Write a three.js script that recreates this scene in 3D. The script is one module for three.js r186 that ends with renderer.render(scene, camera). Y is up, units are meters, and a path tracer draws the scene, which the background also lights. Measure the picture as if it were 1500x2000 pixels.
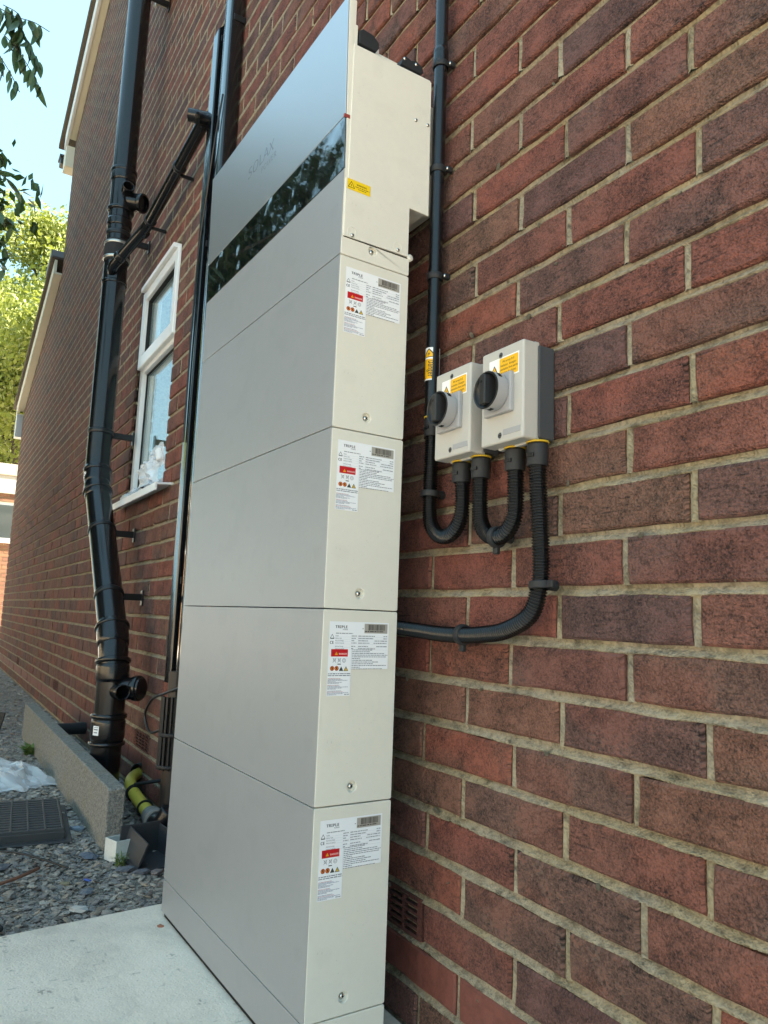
import * as THREE from 'three';
import { mergeGeometries, mergeVertices, toCreasedNormals } from 'three/addons/utils/BufferGeometryUtils.js';
import { RoundedBoxGeometry } from 'three/addons/geometries/RoundedBoxGeometry.js';

// ---------------------------------------------------------------- camera, sky, sun, exposure
const scene = new THREE.Scene();
const camera = new THREE.PerspectiveCamera(69.64, 0.75, 0.02, 400);
camera.position.set(0.774, 0.7002, 0.7821);
camera.rotation.set(0.1432, 1.022, 0.0367, 'YXZ');
camera.updateMatrixWorld(true);
const renderer = new THREE.WebGLRenderer({ antialias: true });
renderer.setSize(768, 1024);
renderer.toneMapping = THREE.LinearToneMapping;
renderer.toneMappingExposure = 6.5;
renderer.shadowMap.enabled = true;
const SUN = new THREE.Vector3(0.3, 0.62, -0.72).normalize();
{
  const W = 512, H = 256, d = new Float32Array(W * H * 4), v = new THREE.Vector3();
  for (let j = 0; j < H; j++) for (let i = 0; i < W; i++) {
    const el = ((j + 0.5) / H - 0.5) * Math.PI, az = ((i + 0.5) / W - 0.5) * 2 * Math.PI;
    v.set(Math.cos(az) * Math.cos(el), Math.sin(el), Math.sin(az) * Math.cos(el));
    const h = Math.max(0, v.y), t = Math.pow(1 - h, 2.2), g = Math.max(0, v.dot(SUN));
    const k = Math.pow(g, 5) * 0.14 + Math.pow(g, 40) * 0.25;
    const o = (j * W + i) * 4;
    d[o] = 0.108 + 0.03 * t + k; d[o + 1] = 0.186 + 0.034 * t + k; d[o + 2] = 0.245 + k * 0.9; d[o + 3] = 1;
  }
  const sky = new THREE.DataTexture(d, W, H, THREE.RGBAFormat, THREE.FloatType);
  sky.mapping = THREE.EquirectangularReflectionMapping; sky.magFilter = THREE.LinearFilter; sky.needsUpdate = true;
  scene.background = sky; scene.environment = sky;
}
const sun = new THREE.DirectionalLight(new THREE.Color(1, 0.9, 0.74), 4.8);
sun.position.copy(SUN).multiplyScalar(40); sun.target.position.set(-8, 0, 0); sun.position.add(sun.target.position);
sun.castShadow = true; sun.shadow.mapSize.set(2048, 2048);
Object.assign(sun.shadow.camera, { left: -25, right: 25, top: 25, bottom: -25, near: 1, far: 90 });
scene.add(sun, sun.target);

// ---------------------------------------------------------------- helpers
function rng(a) { return () => { a |= 0; a = a + 0x6D2B79F5 | 0; let t = Math.imul(a ^ a >>> 15, 1 | a); t = t + Math.imul(t ^ t >>> 7, 61 | t) ^ t; return ((t ^ t >>> 14) >>> 0) / 4294967296; }; }
const V = (x, y, z) => new THREE.Vector3(x, y, z), PI = Math.PI;
const lin = (r, g, b) => new THREE.Color().setRGB(r, g, b);
function std(c, roughness = 0.7, o = {}) { return new THREE.MeshStandardMaterial({ color: lin(...c), roughness, ...o }); }
function phys(c, roughness = 0.5, o = {}) { return new THREE.MeshPhysicalMaterial({ color: lin(...c), roughness, ...o }); }
const used = {};
function numbered(n) { const k = used[n] = (used[n] ?? -1) + 1; return k ? `${n}_${String(k).padStart(3, '0')}` : n; }
function thing(name, label, category, pos = [0, 0, 0], ry = 0, group) {
  const o = new THREE.Group(); o.name = numbered(name); o.position.set(...pos); o.rotation.y = ry;
  o.userData = { label, category }; if (group) o.userData.group = group; scene.add(o); return o;
}
function structure(name, geo, m, label, category) { const o = new THREE.Mesh(geo, m); o.name = numbered(name); o.userData = { kind: 'structure', label, category }; o.castShadow = o.receiveShadow = true; scene.add(o); return o; }
function solo(name, label, category, geo, m, pos, ry, group) { const o = new THREE.Mesh(geo, m); o.name = numbered(name); o.userData = { label, category }; if (group) o.userData.group = group; if (pos) o.position.set(...pos); if (ry) o.rotation.y = ry; o.castShadow = o.receiveShadow = true; scene.add(o); return o; }
function metric(g) { // uv in metres, laid on by the way each face points
  if (!g.attributes.uv) g.setAttribute('uv', new THREE.BufferAttribute(new Float32Array(g.attributes.position.count * 2), 2));
  const p = g.attributes.position, n = g.attributes.normal, u = g.attributes.uv; for (let i = 0; i < p.count; i++) { const x = Math.abs(n.getX(i)), y = Math.abs(n.getY(i)), z = Math.abs(n.getZ(i)); if (x >= y && x >= z) u.setXY(i, p.getZ(i), p.getY(i)); else if (y >= z) u.setXY(i, p.getX(i), p.getZ(i)); else u.setXY(i, p.getX(i), p.getY(i)); } return g;
}
const METRIC = new Set();
function part(name, geo, m, parent, label) { if (Array.isArray(geo)) geo = merge(geo); if (METRIC.has(m)) metric(geo); const o = new THREE.Mesh(geo, m); o.name = name; o.castShadow = o.receiveShadow = true; if (label) o.userData.label = label; parent.add(o); return o; }
function merge(list) { const l = list.map((g) => { g = g.index ? g.toNonIndexed() : g; for (const k of Object.keys(g.attributes)) if (!['position', 'normal', 'uv'].includes(k)) g.deleteAttribute(k); if (!g.attributes.uv) g.setAttribute('uv', new THREE.BufferAttribute(new Float32Array(g.attributes.position.count * 2), 2)); return g; }); return l.length === 1 ? l[0] : mergeGeometries(l); }
function box(x0, x1, y0, y1, z0, z1, r = 0) {
  const w = x1 - x0, h = y1 - y0, d = z1 - z0;
  const g = r ? new RoundedBoxGeometry(w, h, d, 3, Math.min(r, w / 2.01, h / 2.01, d / 2.01)) : new THREE.BoxGeometry(w, h, d);
  return g.translate((x0 + x1) / 2, (y0 + y1) / 2, (z0 + z1) / 2);
}
function cyl(a, b, r0, r1 = r0, seg = 24, open = false) {
  const d = b.clone().sub(a), g = new THREE.CylinderGeometry(r1, r0, d.length(), seg, 1, open);
  g.translate(0, d.length() / 2, 0); g.applyQuaternion(new THREE.Quaternion().setFromUnitVectors(V(0, 1, 0), d.normalize())); return g.translate(a.x, a.y, a.z);
}
function lathe(profile, a, dir, seg = 32) { // profile [[r, along]...]
  const g = new THREE.LatheGeometry(profile.map(([r, y]) => new THREE.Vector2(r, y)), seg);
  g.applyQuaternion(new THREE.Quaternion().setFromUnitVectors(V(0, 1, 0), dir.clone().normalize())); return g.translate(a.x, a.y, a.z);
}
function ring(a, dir, r, w, lip = 0.003, seg = 40) { // a collar: rounded band of half width w round radius r
  return lathe([[r - 0.006, -w], [r + lip * 0.4, -w], [r + lip, -w * 0.6], [r + lip, w * 0.6], [r + lip * 0.4, w], [r - 0.006, w]], a, dir, seg);
}
function resample(pts, step) {
  const c = new THREE.CatmullRomCurve3(pts, false, 'centripetal'), n = Math.max(2, Math.round(c.getLength() / step)); c.arcLengthDivisions = 800; c.updateArcLengths();
  return c.getSpacedPoints(n);
}
function fillet(pts, r, n = 8) { // polyline with rounded corners
  const out = [pts[0]];
  for (let i = 1; i < pts.length - 1; i++) {
    const a = pts[i - 1].clone().sub(pts[i]), b = pts[i + 1].clone().sub(pts[i]), la = a.length(), lb = b.length(); a.normalize(); b.normalize();
    const k = Math.min(r, la * 0.48, lb * 0.48), p = pts[i].clone().addScaledVector(a, k), s = pts[i].clone().addScaledVector(b, k);
    for (let j = 0; j <= n; j++) { const t = j / n; out.push(p.clone().multiplyScalar((1 - t) ** 2).addScaledVector(pts[i], 2 * t * (1 - t)).addScaledVector(s, t * t)); }
  }
  out.push(pts[pts.length - 1]); return out;
}
function sweep(pts, r, seg = 20, caps = true) { // r number or (arclength, i) => radius
  const n = pts.length, pos = [], uv = [], idx = [], T = pts.map((p, i) => pts[Math.min(n - 1, i + 1)].clone().sub(pts[Math.max(0, i - 1)]).normalize());
  let N = Math.abs(T[0].y) > 0.9 ? V(1, 0, 0) : V(0, 1, 0), s = 0;
  for (let i = 0; i < n; i++) {
    if (i) s += pts[i].distanceTo(pts[i - 1]);
    N = N.clone().addScaledVector(T[i], -N.dot(T[i])).normalize(); const B = T[i].clone().cross(N), rr = typeof r === 'function' ? r(s, i / (n - 1)) : r;
    for (let j = 0; j <= seg; j++) { const a = j / seg * 2 * PI, c = Math.cos(a) * rr, d = Math.sin(a) * rr; pos.push(pts[i].x + N.x * c + B.x * d, pts[i].y + N.y * c + B.y * d, pts[i].z + N.z * c + B.z * d); uv.push(s, j / seg * 2 * PI * rr); }
  }
  for (let i = 0; i < n - 1; i++) for (let j = 0; j < seg; j++) { const a = i * (seg + 1) + j, b = a + seg + 1; idx.push(a, a + 1, b, b, a + 1, b + 1); }
  if (caps) for (const [i, f] of [[0, 1], [n - 1, 0]]) { const c = pos.length / 3; pos.push(pts[i].x, pts[i].y, pts[i].z); uv.push(0, 0); for (let j = 0; j < seg; j++) { const a = i * (seg + 1) + j; f ? idx.push(c, a + 1, a) : idx.push(c, a, a + 1); } }
  const g = new THREE.BufferGeometry(); g.setAttribute('position', new THREE.Float32BufferAttribute(pos, 3)); g.setAttribute('uv', new THREE.Float32BufferAttribute(uv, 2)); g.setIndex(idx); g.computeVertexNormals(); return g;
}
function poly(pts, holes = []) { const s = new THREE.Shape(pts.map(([x, y]) => new THREE.Vector2(x, y))); for (const h of holes) s.holes.push(h); return s; }
function extrude(shape, depth, bevel = 0, curveSegments = 12) { return new THREE.ExtrudeGeometry(shape, { depth, bevelEnabled: bevel > 0, bevelThickness: bevel, bevelSize: bevel, bevelOffset: -bevel, bevelSegments: 2, curveSegments }); }
function circleHole(x, y, r) { const p = new THREE.Path(); p.absarc(x, y, r, 0, 2 * PI, true); return p; }

// ---------------------------------------------------------------- noise and textures
function lattice(seed, n) { const r = rng(seed), a = new Float32Array(n * n); for (let i = 0; i < a.length; i++) a[i] = r(); return a; }
function tnoise(seed, n) { const a = lattice(seed, n), s = (t) => t * t * (3 - 2 * t); return (u, v) => { const x = u * n, y = v * n, i = Math.floor(x), j = Math.floor(y), fx = s(x - i), fy = s(y - j), m = (k) => ((k % n) + n) % n, A = m(i), B = m(i + 1), C = m(j) * n, D = m(j + 1) * n; return (a[A + C] * (1 - fx) + a[B + C] * fx) * (1 - fy) + (a[A + D] * (1 - fx) + a[B + D] * fx) * fy; }; }
const enc = (x) => { x = Math.min(1, Math.max(0, x)); return 255 * (x <= 0.0031308 ? 12.92 * x : 1.055 * Math.pow(x, 1 / 2.4) - 0.055); };
function tex(n, fn, color = true, metres = 1) { // fn(u, v) -> [r, g, b] linear, or a height 0..1; metres a tile covers (uv are metres)
  const d = new Uint8Array(n * n * 4);
  for (let j = 0; j < n; j++) for (let i = 0; i < n; i++) {
    const c = fn(i / n, j / n), o = (j * n + i) * 4;
    if (color) { d[o] = enc(c[0]); d[o + 1] = enc(c[1]); d[o + 2] = enc(c[2]); } else d[o] = d[o + 1] = d[o + 2] = 255 * Math.min(1, Math.max(0, c));
    d[o + 3] = 255;
  }
  const t = new THREE.DataTexture(d, n, n); t.wrapS = t.wrapT = THREE.RepeatWrapping; t.magFilter = THREE.LinearFilter; t.minFilter = THREE.LinearMipmapLinearFilter; t.generateMipmaps = true;
  if (color) t.colorSpace = THREE.SRGBColorSpace; t.repeat.set(1 / metres, 1 / metres); t.needsUpdate = true; return t;
}
const n8 = tnoise(1, 8), n16 = tnoise(2, 16), n32 = tnoise(3, 32), n64 = tnoise(4, 64), n128 = tnoise(5, 128), n256 = tnoise(6, 256), n512 = tnoise(7, 512), m128 = tnoise(8, 128), m256 = tnoise(9, 256), m32 = tnoise(10, 32), m4 = tnoise(11, 4);
const sm = (a, b, x) => { x = Math.min(1, Math.max(0, (x - a) / (b - a))); return x * x * (3 - 2 * x); };
const tdrag = (u, v) => n256(u * 0.12 + v * 0.03, v) * (0.6 + 0.6 * n8(u, v));
// sand faced brick: 0.6 m tile
const brickTone = (hue, bloom = 0) => tex(1024, (u, v) => {
  const g = n512(u, v), s = m256(u, v), k = 0.58 + 0.26 * n64(u, v) + 0.42 * (n16(u, v) - 0.5) + 0.2 * (n32(v, u) - 0.5) + 0.5 * (g - 0.5) + 0.5 * (n256(u, v) - 0.5);
  const spk = sm(0.74, 0.97, s) * 0.26 + sm(0.86, 1, g) * 0.26, pit = sm(0.66, 0.95, m256(v, u)) * 0.14, p = (sm(0.35, 0.7, n8(u, v)) - 0.3) * hue;
  const drag = sm(0.86, 1, tdrag(u, v)) * 0.3, salt = (0.25 + bloom) * sm(0.66, 0.86, n16(v, u)) * sm(0.4, 0.8, n128(v, u)) * 0.4, kk = Math.max(0.1, k - pit - drag + salt * 0.3);
  return [kk * (1 - 0.16 * p) + spk * 0.5 + salt * 0.5, kk * (1 + 0.08 * p) + spk * 0.6 + salt * 1.1, kk * (1 + 0.16 * p) + spk * 0.58 + salt * 1.3];
}, true, 0.6);
const brickMap = brickTone(0.5), brickMapB = brickTone(0.9, 1);
const brickBump = tex(1024, (u, v) => 0.3 * n64(u, v) + 0.35 * m256(u, v) + 0.25 * n512(u, v) + 0.15 * n128(u, v) + 0.3 * sm(0.8, 0.97, m256(v, u)), false, 0.6);
const mortarMap = tex(512, (u, v) => { const k = 0.62 + 0.3 * n16(u, v) + 0.4 * (n64(u, v) - 0.4) + 0.4 * (n256(u, v) - 0.5) - 0.25 * sm(0.7, 0.9, m32(u, v)), y = sm(0.35, 0.75, n8(u, v)); return [k, k * (1 - 0.03 * y), k * (1 - 0.14 * y)]; }, true, 0.5);
const mortarBump = tex(512, (u, v) => 0.4 * n64(u, v) + 0.35 * n256(u, v) + 0.25 * n128(u, v), false, 0.5);
const concMap = tex(1024, (u, v) => { const k = 0.86 + 0.14 * n8(u, v) + 0.1 * (n32(u, v) - 0.5) + 0.1 * (n256(u, v) - 0.5) - 0.45 * sm(0.86, 0.97, m32(u, v)) * sm(0.55, 0.75, n256(u, v)) - 0.3 * sm(0.84, 0.96, m128(u, v)) * sm(0.4, 0.8, n16(u, v)) - 0.12 * sm(0.55, 0.8, n16(v, u)) * n64(u, v); return [k, k, k * 0.985]; }, true, 1.3);
const concBump = tex(512, (u, v) => 0.5 * n256(u, v) + 0.3 * n64(u, v) + 0.3 * n16(u, v), false, 0.6);
const aggMap = tex(512, (u, v) => { const k = 0.62 + 0.25 * n64(u, v) + 0.55 * (n128(u, v) - 0.5) + 0.3 * (n256(u, v) - 0.5), p = sm(0.45, 0.8, n8(u, v)); return [k, k * (1 - 0.04 * p), k * (1 - 0.14 * p)]; }, true, 0.4);
const gravelMap = tex(1024, (u, v) => { const k = 0.5 + 0.5 * n128(u, v) + 0.4 * (n256(u, v) - 0.5) + 0.3 * (n32(u, v) - 0.5), w = sm(0.4, 0.8, n16(u, v)); return [k, k * (1 - 0.03 * w), k * (1.05 - 0.12 * w)]; }, true, 1);
const gravelBump = tex(512, (u, v) => 0.6 * n64(u, v) + 0.4 * n128(u, v), false, 0.5);
const peelBump = tex(256, (u, v) => 0.5 * n64(u, v) + 0.5 * n128(u, v), false, 0.08);
const waveBump = tex(512, (u, v) => 0.8 * n8(u, v) + 0.2 * n16(u, v), false, 0.3);
function canvasTex(w, h, draw) { const c = document.createElement('canvas'); c.width = w; c.height = h; const x = c.getContext('2d'); draw(x, w, h); const t = new THREE.CanvasTexture(c); t.colorSpace = THREE.SRGBColorSpace; t.magFilter = THREE.LinearFilter; return t; }
function greek(x, x0, x1, y, h, seed, col = '#3c4150') { const r = rng(seed); x.fillStyle = col; let p = x0; while (p < x1) { const w = h * (1 + 3.5 * r()); x.globalAlpha = 0.55 + 0.25 * r(); x.fillRect(p, y, Math.min(w, x1 - p), h * 0.72); p += w + h * 0.5; } x.globalAlpha = 1; }
function triangle(x, cx, cy, s, fill, stroke, lw = 5) { x.beginPath(); x.moveTo(cx, cy - s); x.lineTo(cx + s * 0.98, cy + s * 0.72); x.lineTo(cx - s * 0.98, cy + s * 0.72); x.closePath(); x.fillStyle = fill; x.fill(); x.lineWidth = lw; x.lineJoin = 'round'; x.strokeStyle = stroke; x.stroke(); }
function bolt(x, cx, cy, s, col) { x.fillStyle = col; x.beginPath(); x.moveTo(cx + s * 0.1, cy - s * 0.55); x.lineTo(cx - s * 0.25, cy + 0.12 * s); x.lineTo(cx, cy + 0.12 * s); x.lineTo(cx - s * 0.12, cy + 0.6 * s); x.lineTo(cx + s * 0.28, cy - 0.08 * s); x.lineTo(cx + 0.04 * s, cy - 0.08 * s); x.closePath(); x.fill(); }

const dustMap = tex(512, (u, v) => { const k = 0.965 + 0.03 * n8(u, v) + 0.02 * (n64(u, v) - 0.5) - 0.22 * sm(0.93, 1, m128(u, v)) * sm(0.5, 0.9, n16(u, v)) - 0.03 * sm(0.6, 0.9, n16(v, u)); return [k, k, k * 0.995]; }, true, 0.5);
// ---------------------------------------------------------------- materials
const M = {
  mortar: std([0.36, 0.31, 0.222], 0.95, { map: mortarMap, bumpMap: mortarBump, bumpScale: 0.005 }),
  conc: std([0.80, 0.69, 0.575], 0.85, { map: concMap, bumpMap: concBump, bumpScale: 0.0012 }),
  kerb: std([0.30, 0.29, 0.26], 0.95, { map: aggMap, bumpMap: mortarBump, bumpScale: 0.005 }),
  ground: std([0.42, 0.375, 0.325], 0.95, { map: gravelMap, bumpMap: gravelBump, bumpScale: 0.012 }),
  cream: std([0.79, 0.765, 0.675], 0.42, { map: dustMap, bumpMap: peelBump, bumpScale: 0.00012 }),
  silver: std([0.34, 0.352, 0.368], 0.45, { metalness: 0.3, map: dustMap, bumpMap: peelBump, bumpScale: 0.00005 }),
  silverTop: std([0.54, 0.56, 0.585], 0.33, { metalness: 0.8, bumpMap: peelBump, bumpScale: 0.00003 }),
  gloss: phys([0.006, 0.007, 0.008], 0.03, { clearcoat: 1, clearcoatRoughness: 0.02, specularIntensity: 1, ior: 1.9, bumpMap: waveBump, bumpScale: 0.0055 }),
  black: std([0.010, 0.0105, 0.012], 0.34),
  blackMatt: std([0.016, 0.017, 0.019], 0.62),
  blackPipe: phys([0.0065, 0.0065, 0.0075], 0.2, { clearcoat: 0.25, clearcoatRoughness: 0.08, ior: 1.45, bumpMap: peelBump, bumpScale: 0.0001 }),
  glossPipe: phys([0.006, 0.006, 0.007], 0.16, { clearcoat: 0.5, clearcoatRoughness: 0.06, ior: 1.5 }),
  hose: phys([0.006, 0.006, 0.0065], 0.17, {}),
  rubber: std([0.014, 0.014, 0.015], 0.8),
  dark: std([0.006, 0.006, 0.006], 0.95),
  steel: std([0.62, 0.61, 0.58], 0.25, { metalness: 1 }),
  zinc: std([0.55, 0.53, 0.48], 0.35, { metalness: 0.9 }),
  upvc: std([0.80, 0.82, 0.83], 0.35),
  creamTrim: std([0.74, 0.68, 0.52], 0.55, { bumpMap: peelBump, bumpScale: 0.0002 }),
  whiteTrim: std([0.78, 0.78, 0.76], 0.5),
  tile: std([0.16, 0.13, 0.10], 0.85, { map: aggMap }),
  lead: std([0.20, 0.21, 0.23], 0.6),
  isoGrey: std([0.50, 0.48, 0.44], 0.45, { bumpMap: peelBump, bumpScale: 0.00012 }),
  isoDark: std([0.058, 0.061, 0.068], 0.55, { bumpMap: peelBump, bumpScale: 0.00015 }),
  isoPlate: std([0.36, 0.36, 0.37], 0.45),
  knob: std([0.0145, 0.0145, 0.015], 0.42),
  yellow: std([0.72, 0.46, 0.03], 0.55),
  gasPipe: std([0.66, 0.54, 0.075], 0.5, { map: concMap }),
  terracotta: std([0.15, 0.05, 0.038], 0.9, { map: brickMap, bumpMap: brickBump, bumpScale: 0.001 }),
  core: std([0.2, 0.09, 0.06], 0.95, { map: brickMap }),
  glass: phys([0.9, 0.95, 0.95], 0.02, { transmission: 1, thickness: 0, ior: 1.5 }),
  blind: std([0.58, 0.66, 0.68], 0.85, { map: concMap }),
  sillBag: phys([0.9, 0.93, 0.97], 0.18, { transmission: 0.5, thickness: 0, ior: 1.5, side: THREE.DoubleSide }),
  bag: phys([0.96, 0.97, 0.98], 0.1, { transmission: 0.6, thickness: 0, ior: 1.55, side: THREE.DoubleSide }),
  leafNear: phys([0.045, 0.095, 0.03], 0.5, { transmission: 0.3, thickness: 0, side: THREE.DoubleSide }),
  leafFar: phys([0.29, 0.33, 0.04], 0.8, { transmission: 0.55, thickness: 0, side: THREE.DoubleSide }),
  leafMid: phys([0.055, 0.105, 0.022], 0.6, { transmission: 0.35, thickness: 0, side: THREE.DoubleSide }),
  bark: std([0.075, 0.058, 0.042], 0.95, { map: aggMap, bumpMap: gravelBump, bumpScale: 0.01 }),
  grass: phys([0.13, 0.2, 0.03], 0.8, { transmission: 0.3, thickness: 0, side: THREE.DoubleSide }),
};
for (const k of ['cream', 'silver', 'silverTop', 'isoGrey', 'isoDark', 'upvc', 'creamTrim', 'kerb', 'tile', 'blind', 'terracotta', 'core']) METRIC.add(M[k]);
// brick tones: plum, red, brown, orange red, dark
const TONES = [[0.183, 0.079, 0.062], [0.234, 0.077, 0.055], [0.207, 0.097, 0.066], [0.250, 0.082, 0.053], [0.147, 0.071, 0.062], [0.214, 0.077, 0.056], [0.192, 0.087, 0.064], [0.225, 0.087, 0.062]];
const brickMats = TONES.map((c, i) => std(c, 0.93, { map: i % 3 ? brickMap : brickMapB, bumpMap: brickBump, bumpScale: 0.0055 }));
const engMat = std([0.185, 0.058, 0.042], 0.7, { map: tex(512, (u, v) => { const k = 0.75 + 0.2 * n32(u, v) + 0.2 * (n128(u, v) - 0.5), w = sm(0.55, 0.8, n16(u * 1, v * 0.5)) * 0.35; return [k + w * 0.5, k + w * 1.2, k + w * 1.3]; }, true, 0.35), bumpMap: mortarBump, bumpScale: 0.001 });
const farTones = [0, 1, 2, 3, 4, 5, 6, 7];

// ---------------------------------------------------------------- ground
{
  const g = new THREE.PlaneGeometry(260, 260); g.rotateX(-PI / 2); const p = g.attributes.position, u = g.attributes.uv; for (let i = 0; i < p.count; i++) u.setXY(i, p.getX(i), p.getZ(i));
  g.translate(0, -0.016, 0); structure('ground', g, M.ground, 'dark slate gravel ground beside the house', 'ground');
  const s = extrude(poly([[-1.118, 0.001], [2.4, 0.001], [2.4, -2.6], [-1.03, -2.6], [-1.062, -0.6]]), 0.1, 0.004); s.rotateX(-PI / 2); // shape y becomes -z
  s.translate(0, -0.1, 0); structure('concrete_slab', s, M.conc, 'pale concrete paving slab under the battery stack', 'paving');
}

{ // sunlit drive past the near end of the house, patio past its far end
  const d = box(2.402, 14, -0.1, -0.004, -9, 9); solve(d); structure('driveway', d, std([0.58, 0.51, 0.43], 0.9, { map: concMap }), 'pale concrete driveway past the near end of the house', 'driveway');
  const e = box(-24, -9.6, -0.1, -0.006, -8, 9); solve(e); structure('patio', e, M.conc, 'pale concrete patio past the far end of the house', 'patio');
  const w = merge([box(-15, 11, -0.1, 2.75, 9.6, 9.82), box(-15.02, 11.02, 2.75, 2.81, 9.56, 9.86, 0.01)]), bw = structure('boundary_wall', w, std([0.52, 0.44, 0.33], 0.9, { map: concMap }), 'pale rendered boundary wall across the garden, outside the frame', 'wall'); delete bw.userData.kind;
  function solve(g) { const p = g.attributes.position, u = g.attributes.uv; for (let k = 0; k < p.count; k++) u.setXY(k, p.getX(k), p.getZ(k)); }
}

// ---------------------------------------------------------------- the house
const house = thing('brick_house', 'red and plum brick house side wall with buff mortar joints', 'house');
const CY = 0.861, CH = 0.075, BW = 0.225, XL = -6.62, XR = 2.4, XE = -9.1;
const wallTop = (x) => x < XL ? 3.86 + (x - XL) * 0.325 : Math.min(5.27 + (x - XL) * 0.364, 5.27 + (XR + 0.1 - x) * 0.364);
const openings = [[-2.95, -2.27, 1.205, 2.315], [-2.95, -2.27, 3.99, 5.1]];
const airBricks = [[-0.548, -0.335, 9], [-4.66, -4.45, 9], [-7.0, -6.79, 9], [-2.38, -2.17, 9]];
const JX = {};
for (const [n, k, x] of [[0, 1, 0.215], [0, 0, -0.011], [1, 0.5, 0.109], [2, 0, -0.012], [2, 1, 0.214], [3, 0.5, 0.114], [4, 0, -0.007], [6, -1, -0.229], [6, 0, 0.001], [6, 1, 0.223], [7, -1.5, -0.329], [7, -0.5, -0.1], [7, 0.5, 0.131], [8, -1, -0.225], [8, 0, 0.005], [9, -1.5, -0.335], [9, -0.5, -0.1], [5, 0.5, 0.122], [-4, 1, 0.212], [-4, 0, -0.014], [-5, 0.5, 0.117], [-5, -0.5, -0.11], [-6, 0, 0.006], [-6, -1, -0.222], [-6, 1, 0.233], [-7, 0.5, 0.121], [-7, -0.5, -0.104], [-8, 0, 0.001], [-8, -1, -0.23], [-8, 1, 0.226], [-9, 0.5, 0.123], [-9, -0.5, -0.106], [-10, 0, -0.013], [-10, -1, -0.243], [-11, -0.5, -0.109], [-12, -1, -0.239]]) JX[n + '/' + k] = x;
const JW = 0.006, BH = 0.0305; // half joint, half brick height
const brickList = [], perps = [];
{
  const r = rng(77);
  for (let n = 11; n > -90; n--) {
    const y = CY - n * CH; if (y > 7.4) break;
    let spans = [[XE, XR]];
    // clip to the roof line
    const yt = y + 0.035; let lo = XE, hi = XR;
    while (lo < hi && wallTop(lo + 0.001) < yt) lo += 0.03; while (hi > lo && wallTop(hi - 0.001) < yt) hi -= 0.03;
    if (hi - lo < 0.1) continue;
    spans = [[lo, hi]]; if (yt > 3.86 + (XE - XL) * 0.325 && lo < XL && wallTop(XL - 0.001) < yt) spans = [[XL, hi]];
    const cut = (a, b) => { const o = []; for (const [s, e] of spans) { if (b <= s || a >= e) { o.push([s, e]); continue; } if (a > s) o.push([s, a]); if (b < e) o.push([b, e]); } spans = o; };
    for (const [a, b, y0, y1] of openings) if (y + BH > y0 - 0.004 && y - BH < y1 - 0.01) cut(a, b);
    for (const [a, b, c] of airBricks) if (c === n) cut(a - JW, b + JW);
    const js = [], odd = Math.abs(n) % 2 === 1;
    for (let i = -42; i < 16; i++) { const k = i + (odd ? 0.5 : 0), x = JX[n + '/' + k] ?? k * BW + (r() - 0.5) * 0.018; js.push(x); }
    for (const [s, e] of spans) {
      const cuts = [s - JW, ...js.filter((x) => x > s + 0.035 && x < e - 0.035), e + JW];
      for (let i = 0; i < cuts.length - 1; i++) { brickList.push({ x0: cuts[i] + JW, x1: cuts[i + 1] - JW, y: y + (r() - 0.5) * 0.003, n, t: Math.floor(r() * 8), z: (r() - 0.5) * (y > 1.9 ? 0.0006 : 0.003), v: Math.floor(r() * 12) }); if (i) perps.push([cuts[i], y]); }
    }
  }
  // which show largest: projected size, in the frame, not behind the battery stack
  const v = V(), ray = new THREE.Ray(), bx = new THREE.Box3(V(-1.03, 0, 0.08), V(-0.31, 1.84, 0.246)), hit = V();
  for (const b of brickList) {
    let ok = true; const P = [[b.x0, b.y - BH], [b.x1, b.y - BH], [b.x1, b.y + BH], [b.x0, b.y + BH]].map(([x, y]) => { v.set(x, y, 0).project(camera); if (v.z > 1 || x > 0.7) ok = false; return [v.x * 0.75, v.y]; });
    let a = 0; for (let i = 0; i < 4; i++) { const p = P[i], q = P[(i + 1) % 4]; a += p[0] * q[1] - p[1] * q[0]; }
    const cx = (P[0][0] + P[2][0]) / 2, cy = (P[0][1] + P[2][1]) / 2, inside = P.some((p) => Math.abs(p[0]) < 0.76 && Math.abs(p[1]) < 1.01);
    let hidden = 0; for (const x of [b.x0, (b.x0 + b.x1) / 2, b.x1]) { ray.origin.copy(camera.position); ray.direction.set(x, b.y, 0).sub(camera.position); const L = ray.direction.length(); ray.direction.normalize(); if (ray.intersectBox(bx, hit) && hit.distanceTo(camera.position) < L) hidden++; }
    b.a = ok && inside && hidden < 3 ? Math.abs(a) : 0;
  }
  brickList.sort((p, q) => q.a - p.a);
}
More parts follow.
